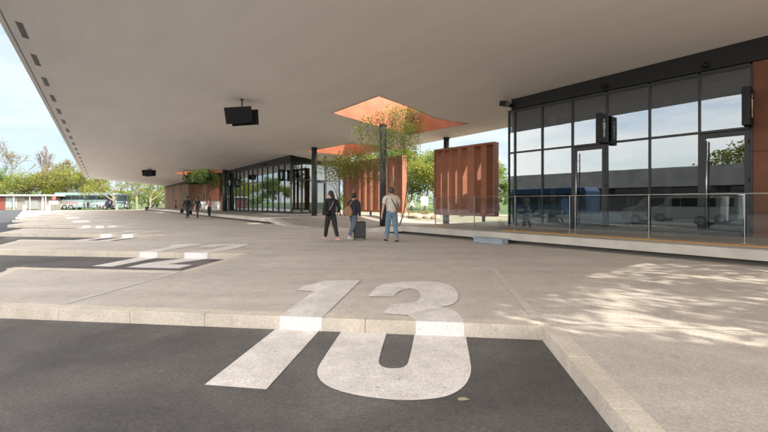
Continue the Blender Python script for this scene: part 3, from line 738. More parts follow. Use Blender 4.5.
scr = mat('screen_glass', (0.006, 0.0065, 0.008), rough=.3, spec=.25)
def monitor(px, py, pyc, wpx, label, yaw):
    v, s = chit(px, py); top = ch(v, s); p = W(v, s); zc = EYE + (HY - pyc) / F * p.y; wd = wpx / F * p.y
    t = thing('hanging_monitor', label, 'monitor', (0, 0, 0), 0, 'twin departure screens hung from the canopy')
    mb = MB(); mb.tube([(0, 0, zc), (0, 0, top - zc * 0)], .03, 10); mb.tube([(0, 0, top - .03), (0, 0, top + .02)], .09, 12); mb.build('drop_pole', black, t)
    for sg in (-1, 1):
        M = Matrix.Translation((sg * .12, sg * .16, zc + sg * -.03)) @ Matrix.Rotation(radians(-5) * 1 + (0 if sg < 0 else 0), 4, 'Y') @ Matrix.Rotation(radians(-12 * sg), 4, 'X')
        mb = MB(); mb.box(-wd / 2, wd / 2, -.04, .04, -wd * .31, wd * .31, M=M); sc_ = mb.build('screen', black, t, bevel=.01)
        mb = MB(); y = sg * .044
        mb.add([M @ Vector(q) for q in ((-wd / 2 + .03, y, -wd * .28), (wd / 2 - .03, y, -wd * .28), (wd / 2 - .03, y, wd * .28), (-wd / 2 + .03, y, wd * .28))], [(0, 1, 2, 3)]); mb.build('screen_glass', scr, sc_)
    mb = MB(); mb.box(-.2, .2, -.13, .13, -.04 + zc, .04 + zc); mb.build('bracket', black, t)
    place(t, (p.x, p.y, 0), yaw)
    return p
pm = monitor(242, 99.5, 116.5, 26, 'black twin screens hanging from the canopy nearest the camera', radians(6))
monitor(149, 168.0, 173, 9.8, 'tiny far black screens hanging from the canopy above the bus area', radians(4))

# ------------------------------------------------------------------ trees
def grow(rr, h, r0, levels=4, spread=.55, first=.35, n0=(2, 3), up=.25, stems=1, lean=(0, 0), shrink=(.62, .8)):
    segs = []; tips = []
    def br(p, d, L_, r, lv):
        pts = [p]; rad = [r]; q = p.copy(); k = 4 if lv == 0 else 3
        for i in range(k):
            d = (d + Vector((rr.uniform(-1, 1), rr.uniform(-1, 1), rr.uniform(-.5, .8))) * .13 + Vector((0, 0, up * .12))).normalized()
            q = q + d * L_ / k; pts.append(q.copy()); rad.append(r * (1 - .38 * (i + 1) / k))
        segs.append((pts, rad, lv))
        if lv >= levels: tips.append((q, d)); return
        if lv >= levels - 1: tips.append((pts[1], d))
        for j in range(rr.randint(*n0) + (1 if lv == 0 else 0)):
            a = rr.uniform(0, 2 * pi); t = spread * rr.uniform(.6, 1.25)
            x = d.orthogonal().normalized(); y = d.cross(x)
            nd = (d * cos(t) + (x * cos(a) + y * sin(a)) * sin(t)).normalized()
            st = q if j == 0 or lv > 0 and rr.random() < .5 else pts[rr.randint(2, k)]
            br(st.copy(), nd, L_ * rr.uniform(*shrink), rad[-1] * rr.uniform(.62, .85), lv + 1)
    for s_ in range(stems):
        a = 2 * pi * s_ / max(1, stems) + .4
        d0 = Vector((lean[0], lean[1], 1)) if stems == 1 else Vector((cos(a) * .28, sin(a) * .28, 1))
        br(Vector((cos(a) * .12, sin(a) * .12, 0)) if stems > 1 else Vector((0, 0, 0)), d0.normalized(), h * first, r0, 0)
    return segs, tips
def leaf_cloud(mb, rr, c, n, rad, size, flat=.8):
    for _ in range(n):
        while True:
            o = Vector((rr.uniform(-1, 1), rr.uniform(-1, 1), rr.uniform(-1, 1)))
            if o.length < 1: break
        p = c + Vector((o.x, o.y, o.z * flat)) * rad
        a = Vector((rr.gauss(0, 1), rr.gauss(0, 1), rr.gauss(0, .6))).normalized(); b = a.orthogonal().normalized()
        b = (b * cos(rr.random() * 6) + a.cross(b) * sin(rr.random() * 6)); s = size * rr.uniform(.6, 1.3)
        mb.add([p - a * s * .5, p + b * s * .3, p + a * s * .5, p - b * s * .3], [(0, 1, 2, 3)])
def tree(name, label, h, r0, lm, seed, leaves=3000, size=.12, rad=.8, bm_=None, group=None, flat=.8, minr=.006, cat='tree', **kw):
    rr = random.Random(seed); t = thing(name, label, cat, (0, 0, 0), 0, group)
    segs, tips = grow(rr, h, r0, **kw)
    mz = max(q[0].z for q in tips); k = h / (mz + rad * .5)
    mb = MB()
    for pts, rd, lv in segs: mb.tube([p * k for p in pts], [max(x, minr) for x in rd], 8 if lv < 2 else 5, caps=False)
    mb.build('trunk', bm_ or bark, t, smooth=True)
    if leaves:
        mb = MB(); per = max(1, leaves // len(tips))
        for q, d in tips: leaf_cloud(mb, rr, q * k, rr.randint(per // 2, per + per // 2), rad * rr.uniform(.6, 1.2), size, flat)
        mb.build('crown', lm, t)
    return t

# the two slim trees growing through the canopy openings, and the leafy one by the far hall
p = g(391, 224, .0)
t = tree('slim_tree', 'slim young tree with sparse yellow-green leaves rising into the nearest orange opening', 7.4, .045, leaf_b, 17, 5400, .105, .40, minr=.003, bm_=mat('young_bark', (.22, .20, .15), rough=.9), stems=4, first=.26, spread=.36, levels=5, up=1.0, shrink=(.68, .84))
pc = W(15.0, 17.1); place(t, (pc.x, pc.y, 0), 1.0)
t = tree('slim_tree', 'denser small green tree in front of the long rust fin screen', 5.5, .06, leaf_y, 23, 5500, .13, .5, stems=3, first=.28, spread=.5, levels=5, shrink=(.68, .82))
pc = W(16.6, 24.8); place(t, (pc.x, pc.y, 0), .3)
t = tree('leafy_tree', 'leafy green tree under the far canopy opening, over the three walking travellers', 5.9, .13, leaf_d, 5, 15000, .2, .95, first=.36, spread=.8, levels=4, n0=(3, 3), up=.05)
pc = W(14.0, 51.0); place(t, (pc.x, pc.y, .3), 0)
# unseen tree added by that opening; its leaves break up the sun patches
t = tree('slim_tree', 'tree growing through the canopy opening beyond the right edge of the picture', 11.2, .07, leaf_y, 31, 13000, .20, .62, stems=6, first=.40, spread=.55, levels=4, up=.4)
pc = W(sum(p[0] for p in sk0) / len(sk0), sum(p[1] for p in sk0) / len(sk0)); place(t, (pc.x + SUN_AZ.x, pc.y + SUN_AZ.y, 0), 0)

# far trees on the left
def far_at(px, z): return ((px - CX) / F * z, z)
farL = [  # px, dist, height, material, label
 (-22, 104, 11.0, leaf_g, 'round green tree at the left picture edge behind the kiosk'),
 (4, 106, 10.5, leaf_g, 'bright green bushy tree above the red end of the kiosk'),
 (22, 100, 9.6, leaf_y, 'lighter green tree above the middle of the kiosk roof'),
 (37, 108, 10.6, leaf_o, 'olive-brown budding tree above the right half of the kiosk roof'),
 (53, 110, 10.8, leaf_o, 'olive budding tree right of the kiosk, below the tall bare tree'),
 (68, 104, 11.6, leaf_o, 'yellow-olive tree above the rear end of the teal coach'),
 (80, 100, 10.6, leaf_y, 'yellow-green tree above the middle of the teal coach'),
 (92, 108, 9.0, leaf_y, 'low yellow-green tree just left of the far canopy tip')]
protos = {}
for i, (px, z, h, lm, lab) in enumerate(farL):
    x, y = far_at(px, z)
    key = (lm.name, i % 2)
    if key not in protos:
        t = tree('broad_tree', lab, 11, .3, lm, 40 + i, 4200, .40, 1.3, first=.26, spread=.85, levels=4, n0=(3, 3), shrink=(.62, .85), group='trees beyond the bus station road'); protos[key] = t
    else: t = copy_tree(protos[key]); t['label'] = lab
    place(t, (x, y, -.16), i * 1.3, h / 11)
t = tree('bare_tree', 'tall bare grey tree with a fan of thin branches above the green trees', 19.5, .42, None, 77, 0, minr=.05, levels=6, first=.26, spread=.36, n0=(2, 3), up=.9, shrink=(.66, .84), bm_=mat('grey_bark', (.19, .16, .15), rough=.9))
x, y = far_at(43.5, 128); place(t, (x, y, -.16), 0, 1.0)
t = tree('bare_tree', 'sparse half bare tree cut by the left picture edge, taller than the green trees', 19, .32, leaf_o, 78, 1500, .32, 1.2, minr=.05, levels=5, first=.30, spread=.5, n0=(2, 3), up=.5, bm_=mat('grey_bark', (.19, .16, .15)))
x, y = far_at(-7, 112); place(t, (x, y, -.16), 2)
t = tree('budding_tree', 'thin budding tree just left of the far canopy edge, above the teal coach', 14.5, .2, leaf_o, 79, 1500, .32, 1.0, minr=.045, levels=5, first=.30, spread=.42, n0=(2, 3), up=.5)
x, y = far_at(63, 118); place(t, (x, y, -.16), 2)
# plane trees between coach and hall
for i, (px, z, h, lab) in enumerate([(117, 78, 9.5, 'pale barked plane tree leaning over the front end of the teal coach'), (137, 84, 9.0, 'pale barked plane tree with fresh leaves right of the coach'),
                                     (150, 100, 9.0, 'smaller bright plane tree behind the waiting people with luggage')]):
    t = tree('plane_tree', lab, h, .28, leaf_y if i == 0 else leaf_g, 90 + i, 1500, .32, 1.0, first=.42, spread=.7, levels=3, n0=(3, 4), bm_=palebark, lean=((-.25, .1, 0)[i], 0), group='plane trees near the coach')
    x, y = far_at(px, z); place(t, (x, y, -.16), 0)
for i, (px, z, h, lab) in enumerate([(108, 125, 7, 'distant yellow-green bush row left of the first plane tree'), (122, 130, 6, 'distant bright bush between the plane trees'), (142, 120, 6.5, 'distant light green bush right of the plane trees'), (160, 118, 7, 'distant light green tree against the farthest building end')]):
    t = copy_tree(protos[('spring_leaf', 0)] if ('spring_leaf', 0) in protos else list(protos.values())[0]); t['label'] = lab
    x, y = far_at(px, z); place(t, (x, y, -.16), i, h / 11)
# park trees seen between and over the fin screens
parkL = [(350, 66, 9), (372, 75, 11), (398, 62, 10.0), (411, 78, 12.5), (425, 70, 10.5), (440, 60, 8.6), (455, 72, 10.5), (478, 58, 8), (500, 62, 8), (330, 80, 10), (385, 95, 14), (434, 92, 13)]
names = ['behind the left part of the long fin screen', 'behind the young tree and the fin screen', 'at the right end of the long fin screen', 'in the middle of the park gap, above the walking man in white',
         'right of the park gap, above the small white sign', 'behind the left edge of the free standing fin screen', 'seen through the slits of the free standing screen', 'low behind the middle of the free standing screen',
         'behind the corner of the near glazed building', 'behind the glazed end wall', 'tall at the back of the park, left of the gap', 'tall at the back of the park, in the gap']
for i, ((px, z, h), nm) in enumerate(zip(parkL, names)):
    lm = (leaf_g, leaf_y, leaf_g, leaf_y)[i % 4]; key = ('park', i % 4)
    lab = ('fresh green park tree ' if lm is leaf_g else 'yellow-green park tree ') + nm
    if key not in protos:
        t = tree('park_tree', lab, 10, .2, lm, 140 + i, 8000, .36, 1.5, first=.34, spread=.75, levels=4, n0=(2, 3), group='park trees behind the screens'); protos[key] = t
    else: t = copy_tree(protos[key]); t['label'] = lab
    x, y = far_at(px, z); place(t, (x, y, 0), i * 2.1, h / 10)

rw = random.Random(12); mb = MB()
for k in range(520):
    x = rw.uniform(-230, 190); y = 175 + rw.uniform(-6, 14) - abs(x) * .1; hh = rw.uniform(3, 7.5)
    leaf_cloud(mb, rw, Vector((x, y, hh * .55)), 26, hh * .62, 1.5, .85)
tag(mb.build('distant_wood', leaf_g), 'belt of distant green woodland closing the horizon beyond the park and road', 'woodland', kind='stuff')
# ------------------------------------------------------------------ park
def rect(v0, v1, s0, s1): return [wp(v0, s0), wp(v1, s0), wp(v1, s1), wp(v0, s1)]
tri_sheet(rect(20.4, 34.0, -30, 90), -.02, 'planting_bed', ground_mat('gravel', (.26, .22, .15), (.15, .14, .08), (.7, .66, .6), speck=30, patch=.8))
tri_sheet(rect(34.0, 38.5, -60, 120), -.012, 'path', ground_mat('path_gravel', (.32, .29, .23), (.27, .24, .19), (.7, .66, .6), speck=60, patch=.5))
tri_sheet(rect(38.5, 190, -60, 120), .0, 'lawn', grass)
rockm = mat('boulder', (0.42, 0.36, 0.27), (0.26, 0.22, 0.17), rough=.9, scale=3, bump=.5, bscale=12)
rr = random.Random(3)
rl = ['left end', 'just right of the left end', 'below the walking man in white', 'right of the walking man', 'middle of the park gap', 'right of the middle', 'near the fin screen', 'right end by the screen']
for i, px in enumerate((405, 409.5, 413.5, 418, 423, 427.5, 431.5, 435.5)):
    q = g(px, 217.5 + rr.uniform(-1, 1.4), 0); mb = MB(); r_ = rr.uniform(.24, .42)
    mb.ball((q.x, q.y, r_ * .3), r_, 1.15, .9, .75, 10, 7, jit=.14, rr=rr)
    tag(mb.build('boulder', rockm, o=(q.x, q.y, 0), smooth=False), 'tan boulder edging the park planting, ' + rl[i] + ' of the row' if i in (0, 1, 4, 5, 7) else 'tan boulder edging the park planting, ' + rl[i], 'boulder', 'boulders along the planting')
shr = None
for i, (px, py, lab) in enumerate([(407, 215.6, 'low dry shrub behind the boulders, left of the walking man'), (416, 215.8, 'low shrub right of the walking man in the park'), (422, 215.2, 'low green shrub in the middle of the park planting'), (430, 215.8, 'low green shrub beside the fin screen end'),
                                   (463, 216.5, 'low shrub glimpsed under the free standing fin screen'), (486, 216.5, 'low shrub under the right part of the free standing fin screen')]):
    q = g(px, py, 0)
    if shr is None:
        rr2 = random.Random(9); mb = MB()
        for k in range(14): leaf_cloud(mb, rr2, Vector((rr2.uniform(-.5, .5), rr2.uniform(-.5, .5), rr2.uniform(.1, .45))), 26, .25, .12)
        shr = mb.build('shrub', leaf_o, o=(0, 0, 0)); t = shr
    else: t = shr.copy(); COL.objects.link(t)
    tag(t, lab, 'shrub', 'low shrubs in the park planting'); place(t, (q.x, q.y, 0), i)
x, y = far_at(424.5, 52); t = thing('notice_board', 'small white notice board on posts on the park lawn', 'sign', (x, y, 0))
mb = MB(); mb.box(x - .45, x + .45, y - .03, y + .03, .9, 2.05); mb.build('panel', white, t)
for sx in (-.35, .35): mb = MB(); mb.tube([(x + sx, y + .05, 0), (x + sx, y + .05, 2.0)], .03, 8); mb.build('post', steel, t)

# ------------------------------------------------------------------ kiosk and sign on the far side of the road
kz = 77; kx1 = (50 - CX) / F * kz; kx0 = kx1 - 13.0
redm = mat('red_panel', (.24, .06, .045), (.20, .05, .04), rough=.6, scale=1); cream = mat('cream_wall', (.27, .24, .20), rough=.8)
t = thing('kiosk', 'long low kiosk with a flat white roof and a red left end across the road', 'building', (kx0 + 6, kz, 0))
mb = MB(); mb.box(kx0 - .5, kx1 - .9, kz + .05, kz + 5, -.16, 2.35); mb.build('wall', cream, t)
mb = MB(); mb.box(kx0 - .8, kx1 + .1, kz - .8, kz + 5.3, 2.45, 2.78); mb.build('roof', mat('kiosk_roof', (.34, .36, .34)), t)
mb = MB(); mb.box(kx0 - .4, kx1 - 8.55, kz - .04, kz + .05, -.1, 2.4); mb.build('red_panel', redm, t)
win = mat('kiosk_glass', (.20, .25, .26), (.34, .38, .38), rough=.15, scale=1.5)
mb = MB(); mb.box(kx1 - 8.2, kx1 - 6.3, kz - .02, kz + .05, .3, 2.2); mb.build('window', win, t)
mb = MB()
for k in range(4): mb.box(kx1 - 8.2 + k * .62, kx1 - 8.14 + k * .62, kz - .05, kz - .01, .3, 2.2)
mb.build('window_frame', white, t)
mb = MB(); mb.box(kx1 - 4.8, kx1 - 2.2, kz - .06, kz + .05, .0, 1.75); mb.build('shutter', mat('shutter', (.28, .29, .28), rough=.5), t)
mb = MB(); mb.box(kx1 - 4.8, kx1 - 1.5, kz - .05, kz + .05, 1.8, 2.3); mb.build('dark_window', mat('kiosk_dark', (.14, .06, .05), rough=.3), t)
mb = MB(); mb.box(kx1 - 1.5, kx1 - 1.15, kz - .08, kz + .05, -.1, 2.4); mb.build('door', white, t)
for k in range(4): mb = MB(); mb.tube([(kx1 - .3 - k * 3.0, kz - .6, -.16), (kx1 - .3 - k * 3.0, kz - .6, 2.46)], .06, 8); mb.build('post', white, t)
x, y = far_at(54.5, 74); t = thing('road_sign', 'white sign with a red shape on a thin post between kiosk and coach', 'sign', (x, y, -.16))
mb = MB(); mb.tube([(x, y, -.16), (x, y, 2.4)], .05, 8); mb.build('post', steel, t)
mb = MB(); mb.box(x - .95, x + .75, y - .08, y - .05, .95, 1.55); mb.build('panel', white, t)
mb = MB(); n = 16; mb.add([(x + .38 * cos(2 * pi * i / n), y - .12, 2.05 + .38 * sin(2 * pi * i / n)) for i in range(n)] + [(x + .38 * cos(2 * pi * i / n), y - .08, 2.05 + .38 * sin(2 * pi * i / n)) for i in range(n)],
    [tuple(range(n)), tuple(reversed(range(n, 2 * n)))] + [(i, i + n, (i + 1) % n + n, (i + 1) % n) for i in range(n)]); mb.build('roundel', mat('signred', (.55, .12, .10), rough=.5), t)
for i, px in enumerate((48.6, 24.5)):
    x, y = far_at(px, 73); t = thing('litter_bin', ('pale bin beside the right end of the kiosk', 'white bin in front of the kiosk door')[i], 'bin', (x, y, -.16))
    mb = MB(); mb.tube([(x, y, -.16), (x, y, .75)], [.24, .28], 12); mb.build('drum', white, t)
    mb = MB(); mb.tube([(x, y, .75), (x, y, .85)], [.3, .2], 12); mb.build('lid', cream, t)

# ------------------------------------------------------------------ vehicles
tyre = mat('tyre', (.02, .02, .02), rough=.9); rim = mat('rim', (.5, .5, .52), rough=.35, metal=.6)
vglass = mat('vehicle_glass', (.012, .017, .019), (.03, .04, .042), rough=.15, scale=.6, spec=.35)
def wheel(t, x, y, r, w_):
    mb = MB(); mb.tube([(x, y - w_ / 2, r), (x, y + w_ / 2, r)], r, 24); wob = mb.build('wheel', tyre, t, smooth=False)
    s = -1 if y < 0 else 1
    mb = MB(); mb.tube([(x, y + s * w_ / 2, r), (x, y + s * (w_ / 2 + .012), r)], r * .6, 16); mb.build('rim', rim, wob)
def coach(label, ln, h, wd, body_c, low_c, band, wheels_x, name='coach', cat='bus', letters=None, hood=None, doors=()):
    """local: x forward, y left, wheels on z=0"""
    t = thing(name, label, cat)
    prof = [(-ln / 2, .35), (ln / 2 - .1, .30), (ln / 2, .9), (ln / 2 - .05, 1.5), (ln / 2 - .45, h - .25), (ln / 2 - .8, h), (-ln / 2 + .25, h), (-ln / 2, h - .4)] if hood is None else hood
    Mx = Matrix(((1, 0, 0, 0), (0, 0, -1, 0), (0, 1, 0, 0), (0, 0, 0, 1)))
    mb = MB(); mb.prism(prof, -wd / 2, wd / 2, M=Mx); mb.build('body', body_c, t, bevel=.09)
    z0, z1, x0, x1 = band
    for s in (-1, 1):
        y0, y1 = (wd / 2 - .02, wd / 2 + .012); ys = sorted((s * y0, s * y1))
        n = max(2, round((x1 - x0) / 1.5)); st = (x1 - x0) / n
        for i in range(n):
            mb = MB(); mb.box(x0 + i * st + .02, x0 + (i + 1) * st - .02, ys[0], ys[1], z0, z1); mb.build('window', vglass, t)
        for dx in doors:
            if s == -1: mb = MB(); ys2 = sorted((s * (y0 + .003), s * (y1 + .006))); mb.box(dx - .5, dx + .5, ys2[0], ys2[1], .4, z1 - .05); mb.build('door', vglass, t)
        if low_c:
            mb = MB(); ys2 = sorted((s * y0, s * (y1 - .004))); mb.box(-ln / 2 + .12, ln / 2 - .5, ys2[0], ys2[1], .45, z0 - .5); mb.build('lower_panel', low_c, t)
        if letters:
            mb = MB(); rr3 = random.Random(4); xx = letters[1]
            ys3 = sorted((s * (y1 + .004), s * (y1 - .006)))
            while xx < letters[2]:
                wl = rr3.uniform(.28, .5); mb.box(xx, xx + wl, ys3[0], ys3[1], z0 - .85 - rr3.uniform(0, .1), z0 - .3); xx += wl + .12
            mb.build('livery_mark', letters[0], t)
        for wx in wheels_x: wheel(t, wx, s * (wd / 2 - .12), .48 if ln > 8 else .34, .28)
        mb = MB(); mb.box(ln / 2 - .08, ln / 2 + .01, sorted((s * (wd / 2 - .45), s * (wd / 2 - .15)))[0], sorted((s * (wd / 2 - .45), s * (wd / 2 - .15)))[1], .6, .82); mb.build('headlight', white, t)
        mb = MB(); a = (ln / 2 - .35, s * wd / 2, z1 - .15); mb.tube([a, (ln / 2 + .1, s * (wd / 2 + .25), z1 - .1), (ln / 2 + .1, s * (wd / 2 + .28), z1 - .5)], .04, 6); mb.build('mirror', black, t)
    if hood is None:
        mb = MB(); mb.add([Mx @ Vector((ln / 2 - .02, 1.25, -wd / 2 + .12)), Mx @ Vector((ln / 2 - .40, h - .35, -wd / 2 + .15)), Mx @ Vector((ln / 2 - .40, h - .35, wd / 2 - .15)), Mx @ Vector((ln / 2 - .02, 1.25, wd / 2 - .12))], [(3, 2, 1, 0)])
        for i, q in enumerate(mb.v): mb.v[i] = (q[0] + .02, q[1], q[2])
        mb.build('windscreen', vglass, t)
    return t
teal = mat('coach_paint', (.20, .29, .29), (.17, .25, .25), rough=.4); tealw = mat('coach_white', (.34, .42, .43), rough=.4)
t = coach('pale teal coach with dark window band parked far left beyond the bays', 12.2, 3.35, 2.5, teal, tealw, (1.95, 2.85, -5.8, 5.3), (-4.0, -2.8, 3.9), letters=(mat('red_mark', (.34, .19, .20)), -5.2, -1.6), doors=(4.9,))
x, y = far_at(89.5, 82); place(t, (x, y, -.158), radians(1.5))
t = coach('dark coach seen end on just right of the teal coach', 9.5, 3.2, 2.5, mat('dark_coach', (.05, .06, .065), rough=.3), None, (1.7, 2.6, -4.4, 4.2), (-3, 3))
x, y = far_at(122.5, 88); place(t, (x, y, -.158), radians(-62))
# seen in the glass front only: a blue city bus, a white van, an opposite viaduct
blue = mat('bus_blue', (.03, .065, .13), rough=.35)
t = coach('blue city bus standing in the bays behind the photographer, mirrored in the glass', 11.8, 3.0, 2.5, blue, mat('bus_low', (.20, .23, .27), rough=.4), (1.3, 2.4, -5.6, 5.2), (-3.2, 3.6), doors=(4.6, 0))
q = W(-12.0, 24); place(t, (q.x, q.y, -.158), ANG + pi / 2 + .1)
vp = [(-2.7, .3), (2.65, .3), (2.75, .75), (2.55, 1.05), (1.75, 1.25), (1.15, 1.95), (.85, 2.12), (-2.6, 2.12), (-2.75, 1.9)]
t = coach('white van parked in the bays left of the camera, mirrored in the glass', 5.5, 2.1, 1.95, white, None, (1.2, 1.78, -2.5, 1.05), (-1.75, 1.8), name='van', cat='van', hood=vp)
q = W(-5.6, 8.6); place(t, (q.x, q.y, -.155), ANG + pi / 2)
conc = mat('viaduct_concrete', (.27, .26, .24), (.19, .18, .17), rough=.85, scale=.5)
t = thing('viaduct', 'long concrete viaduct opposite the station, seen mirrored in the near glass', 'bridge', (-42, 20, -.16), ANG)
mb = MB(); mb.box(-49, -42, -70, 75, 3.7, 6.6); mb.build('deck_beam', conc, t)
for k in range(9): mb = MB(); mb.box(-47.5, -45.5, -66 + k * 16, -64.6 + k * 16, -.16, 3.7); mb.build('pier', conc, t)
mb = MB(); mb.box(-52, -51.5, -90, 95, -.16, 6.0); mb.build('retaining_wall', mat('dark_wall', (.10, .095, .09), rough=.9), t)
for k, s in enumerate((-30, -12, 16, 82, 104)):
    t = copy_tree(list(protos.values())[k % 4]); t['label'] = 'green tree behind the opposite viaduct, ' + ('first', 'second', 'third', 'fourth', 'fifth')[k] + ' from the near end'
    q = W(-60 - 4 * (k % 2), s); place(t, (q.x, q.y, -.16), k, 1.15)

for k in range(11):
    t = copy_tree(list(protos.values())[(k * 3) % len(protos)]); t['label'] = '%s roadside tree past the left picture edge, mirrored in the hall glass' % ('first second third fourth fifth sixth seventh eighth ninth tenth eleventh'.split()[k])
    q = W(-34 - 9 * (k % 2), 118 + k * 13); place(t, (q.x, q.y, -.16), k, 1.1)

# ------------------------------------------------------------------ people
def skin(name, nodes_, edges, m, parent=None, sub=2, root=0):
    """nodes_: list of (pos, radius or (rx, ry)); returns a mesh object grown by a Skin modifier"""
    me = bpy.data.meshes.new(name); me.from_pydata([tuple(n[0]) for n in nodes_], edges, [])
    ob = bpy.data.objects.new(name, me); COL.objects.link(ob)
    md = ob.modifiers.new('s', 'SKIN'); md.use_smooth_shade = True
    if not me.skin_vertices: me.attributes  # layer is made by the modifier below
    with bpy.context.temp_override(object=ob, active_object=ob):
        if not me.skin_vertices: bpy.ops.mesh.customdata_skin_add()
    for i, n in enumerate(nodes_):
        r = n[1]; r = (r, r) if not hasattr(r, '__len__') else r
        me.skin_vertices[0].data[i].radius = r; me.skin_vertices[0].data[i].use_root = (i == root)
    sb = ob.modifiers.new('u', 'SUBSURF'); sb.levels = sub; sb.render_levels = sub
    bpy.context.view_layer.update()
    ev = ob.evaluated_get(bpy.context.evaluated_depsgraph_get())
    nm = bpy.data.meshes.new_from_object(ev); ob.modifiers.clear(); old = ob.data; ob.data = nm; bpy.data.meshes.remove(old)
    nm.name = name; nm.materials.clear(); nm.materials.append(m)
    for p in nm.polygons: p.use_smooth = True
    if parent is not None: ob.parent = parent
    ob['_o'] = [0, 0, 0]
    return ob
def cmat(name, c, rough=.85): return mat('cloth_' + name, c, tuple(x * .75 for x in c), rough=rough, scale=14, bump=.25, bscale=35)
skin_l = mat('skin_light', (.52, .31, .22), rough=.55); skin_m = mat('skin_mid', (.30, .17, .11), rough=.55)
hair_d = mat('hair_dark', (.022, .016, .013), rough=.6, scale=30); hair_b = mat('hair_brown', (.07, .04, .022), rough=.6, scale=30)
def person(label, loc, yaw, h=1.72, legs=((18, 8), (-14, 14)), arms=((-12, 20), (12, 25)), top='black', trousers='black', shoes=(.6, .6, .6), skn=None, hair=None, long_hair=False,
           coat=0.0, sleeves=True, broad=1.0, head_turn=0.0, lean=3, detail=2, sit=False, out=(8, 8), group=None, tc=(.02, .02, .022), bc=(.02, .02, .022), bulk=1.0, cuff_gap=False):
    """local: facing +y. legs / arms = (swing forward, bend) for left, right"""
    skn = skn or skin_l; hair = hair or hair_d
    t = thing('person', label, 'person', (0, 0, 0), 0, group)
    K = h / 1.72; la = radians(lean)
    hipz = .90
    J = {}
    def P(x, y, z): return Vector((x, y, z))
    pel = P(0, 0, hipz + .04)
    LG = []
    for s, (sw, bd) in zip((-1, 1), legs):
        a = radians(sw); hp = P(s * .09, 0, hipz)
        kn = hp + Vector((s * .01, sin(a), -cos(a))) * .42; b = a - radians(bd)
        an = kn + Vector((0, sin(b), -cos(b))) * .40
        fa = min(0, b) * .8                                   # heel lift when the leg trails
        toe = an + Vector((s * .02, .17 * cos(fa), .17 * sin(fa) - .045)); heel = an + Vector((0, -.05, -.05))
        LG.append((hp, kn, an, toe, heel))
    low = min(min(l[3].z - .028, l[4].z - .03) for l in LG); dz = Vector((0, 0, -low))
    if sit: dz = Vector((0, 0, -low))
    LG = [tuple(q + dz for q in l) for l in LG]; pel = pel + dz
    up = Vector((0, sin(la), cos(la)))
    sp = pel + up * .14; chs = pel + up * .34; sh = pel + up * .47; nk = pel + up * .535
    hd0 = pel + up * .60 + Vector((0, .012, 0)); hd1 = pel + up * .70 + Vector((0, .012, 0))
    AR = []
    for s, (sw, bd), ou in zip((-1, 1), arms, out):
        a = radians(sw); o_ = radians(ou); sj = sh + Vector((s * .175 * broad, 0, -.025))
        el = sj + Vector((s * sin(o_), sin(a) * cos(o_), -cos(a) * cos(o_))) * .285
        b = a + radians(bd); wr = el + Vector((s * sin(o_) * .3, sin(b), -cos(b))) * .25
        AR.append((sj, el, wr, (wr - el).normalized()))
    def S(p): return p * K
    # body: one continuous mesh
    N_ = []; E = []
    def add(p, r, e=None):
        N_.append((S(p), tuple(x * K for x in r) if hasattr(r, '__len__') else r * K)); i = len(N_) - 1
        if e is not None: E.append((e, i))
        return i
    r0 = add(pel, (.118, .088)); r1 = add(sp, (.105, .078), r0); r2 = add(chs, (.135 * broad, .095), r1); r3 = add(sh, (.10, .07), r2); r4 = add(nk, .052, r3)
    r5 = add(hd0, (.078, .092), r4); r6 = add(hd1, (.080, .096), r5); add(hd1 + up * .055, (.045, .055), r6)
    for hp, kn, an, toe, heel in LG:
        i = add(hp + Vector((0, 0, -.03)), .082, r0); m_ = add((hp + kn) / 2, .075, i); k_ = add(kn, .054, m_); c_ = add(kn.lerp(an, .35), .053, k_); a_ = add(an, .036, c_); add(toe, (.036, .024), a_)
    for (sj, el, wr, dr), s in zip(AR, (-1, 1)):
        i = add(sj, .052, r3); e_ = add(el, .038, i); f_ = add(el.lerp(wr, .3), .038, e_); w_ = add(wr, .024, f_); pm_ = add(wr + dr * .05, (.034, .018), w_); pe = add(wr + dr * .085, (.034, .016), pm_)
        if detail > 1:
            side = Vector((0, 1, 0)) - dr * dr.y; side = side.normalized() if side.length > .1 else Vector((1, 0, 0)); inn = Vector((-s, 0, 0))
            for q, l_ in ((-.026, .055), (-.009, .068), (.009, .072), (.026, .064)):
                b_ = add(wr + dr * .088 + side * q, .0085, pe); c_ = add(wr + dr * (.088 + l_ * .55) + side * q * 1.1 + inn * .008, .008, b_); add(wr + dr * (.088 + l_) + side * q * 1.1 + inn * .025, .0065, c_)
            b_ = add(wr + dr * .035 + side * .034 + inn * .008, .0095, pm_); add(wr + dr * .08 + side * .052 + inn * .02, .0075, b_)
    body = skin('body', N_, E, skn, t, 2 if detail > 1 else 1)
    # face: nose, ears, eyes, mouth on the head
    ht = Matrix.Rotation(radians(head_turn), 3, 'Z'); hc = hd0.lerp(hd1, .55)
    def hp_(x, y, z): return S(hc + ht @ Vector((x, y, z)))
    mb = MB(); mb.ball(hp_(0, .104, -.01), .014 * K, .8, 1.3, 1.5, 8, 6); mb.ball(hp_(0, .022, -.02), .086 * K, .88, .98, 1.15, 14, 10)
    mb.build('face', skn, t, smooth=True)
    for s in (-1, 1):
        mb = MB(); mb.ball(hp_(s * .082, .0, -.01), .026 * K, .35, .7, 1.2, 8, 6); mb.build('ear', skn, t, smooth=True)
        if detail > 0: mb = MB(); mb.ball(hp_(s * .03, .100, .012), .010 * K, 1.2, .6, .7, 8, 6); mb.build('eye', black, t, smooth=True)
    if detail > 0: mb = MB(); mb.ball(hp_(0, .098, -.05), .018 * K, 1.3, .4, .3, 8, 5); mb.build('mouth', mat('lip', (.3, .1, .09)), t, smooth=True)
    mb = MB(); mb.ball(hp_(0, -.018, .026), .109 * K, .92, 1.02, 1.06, 16, 12)
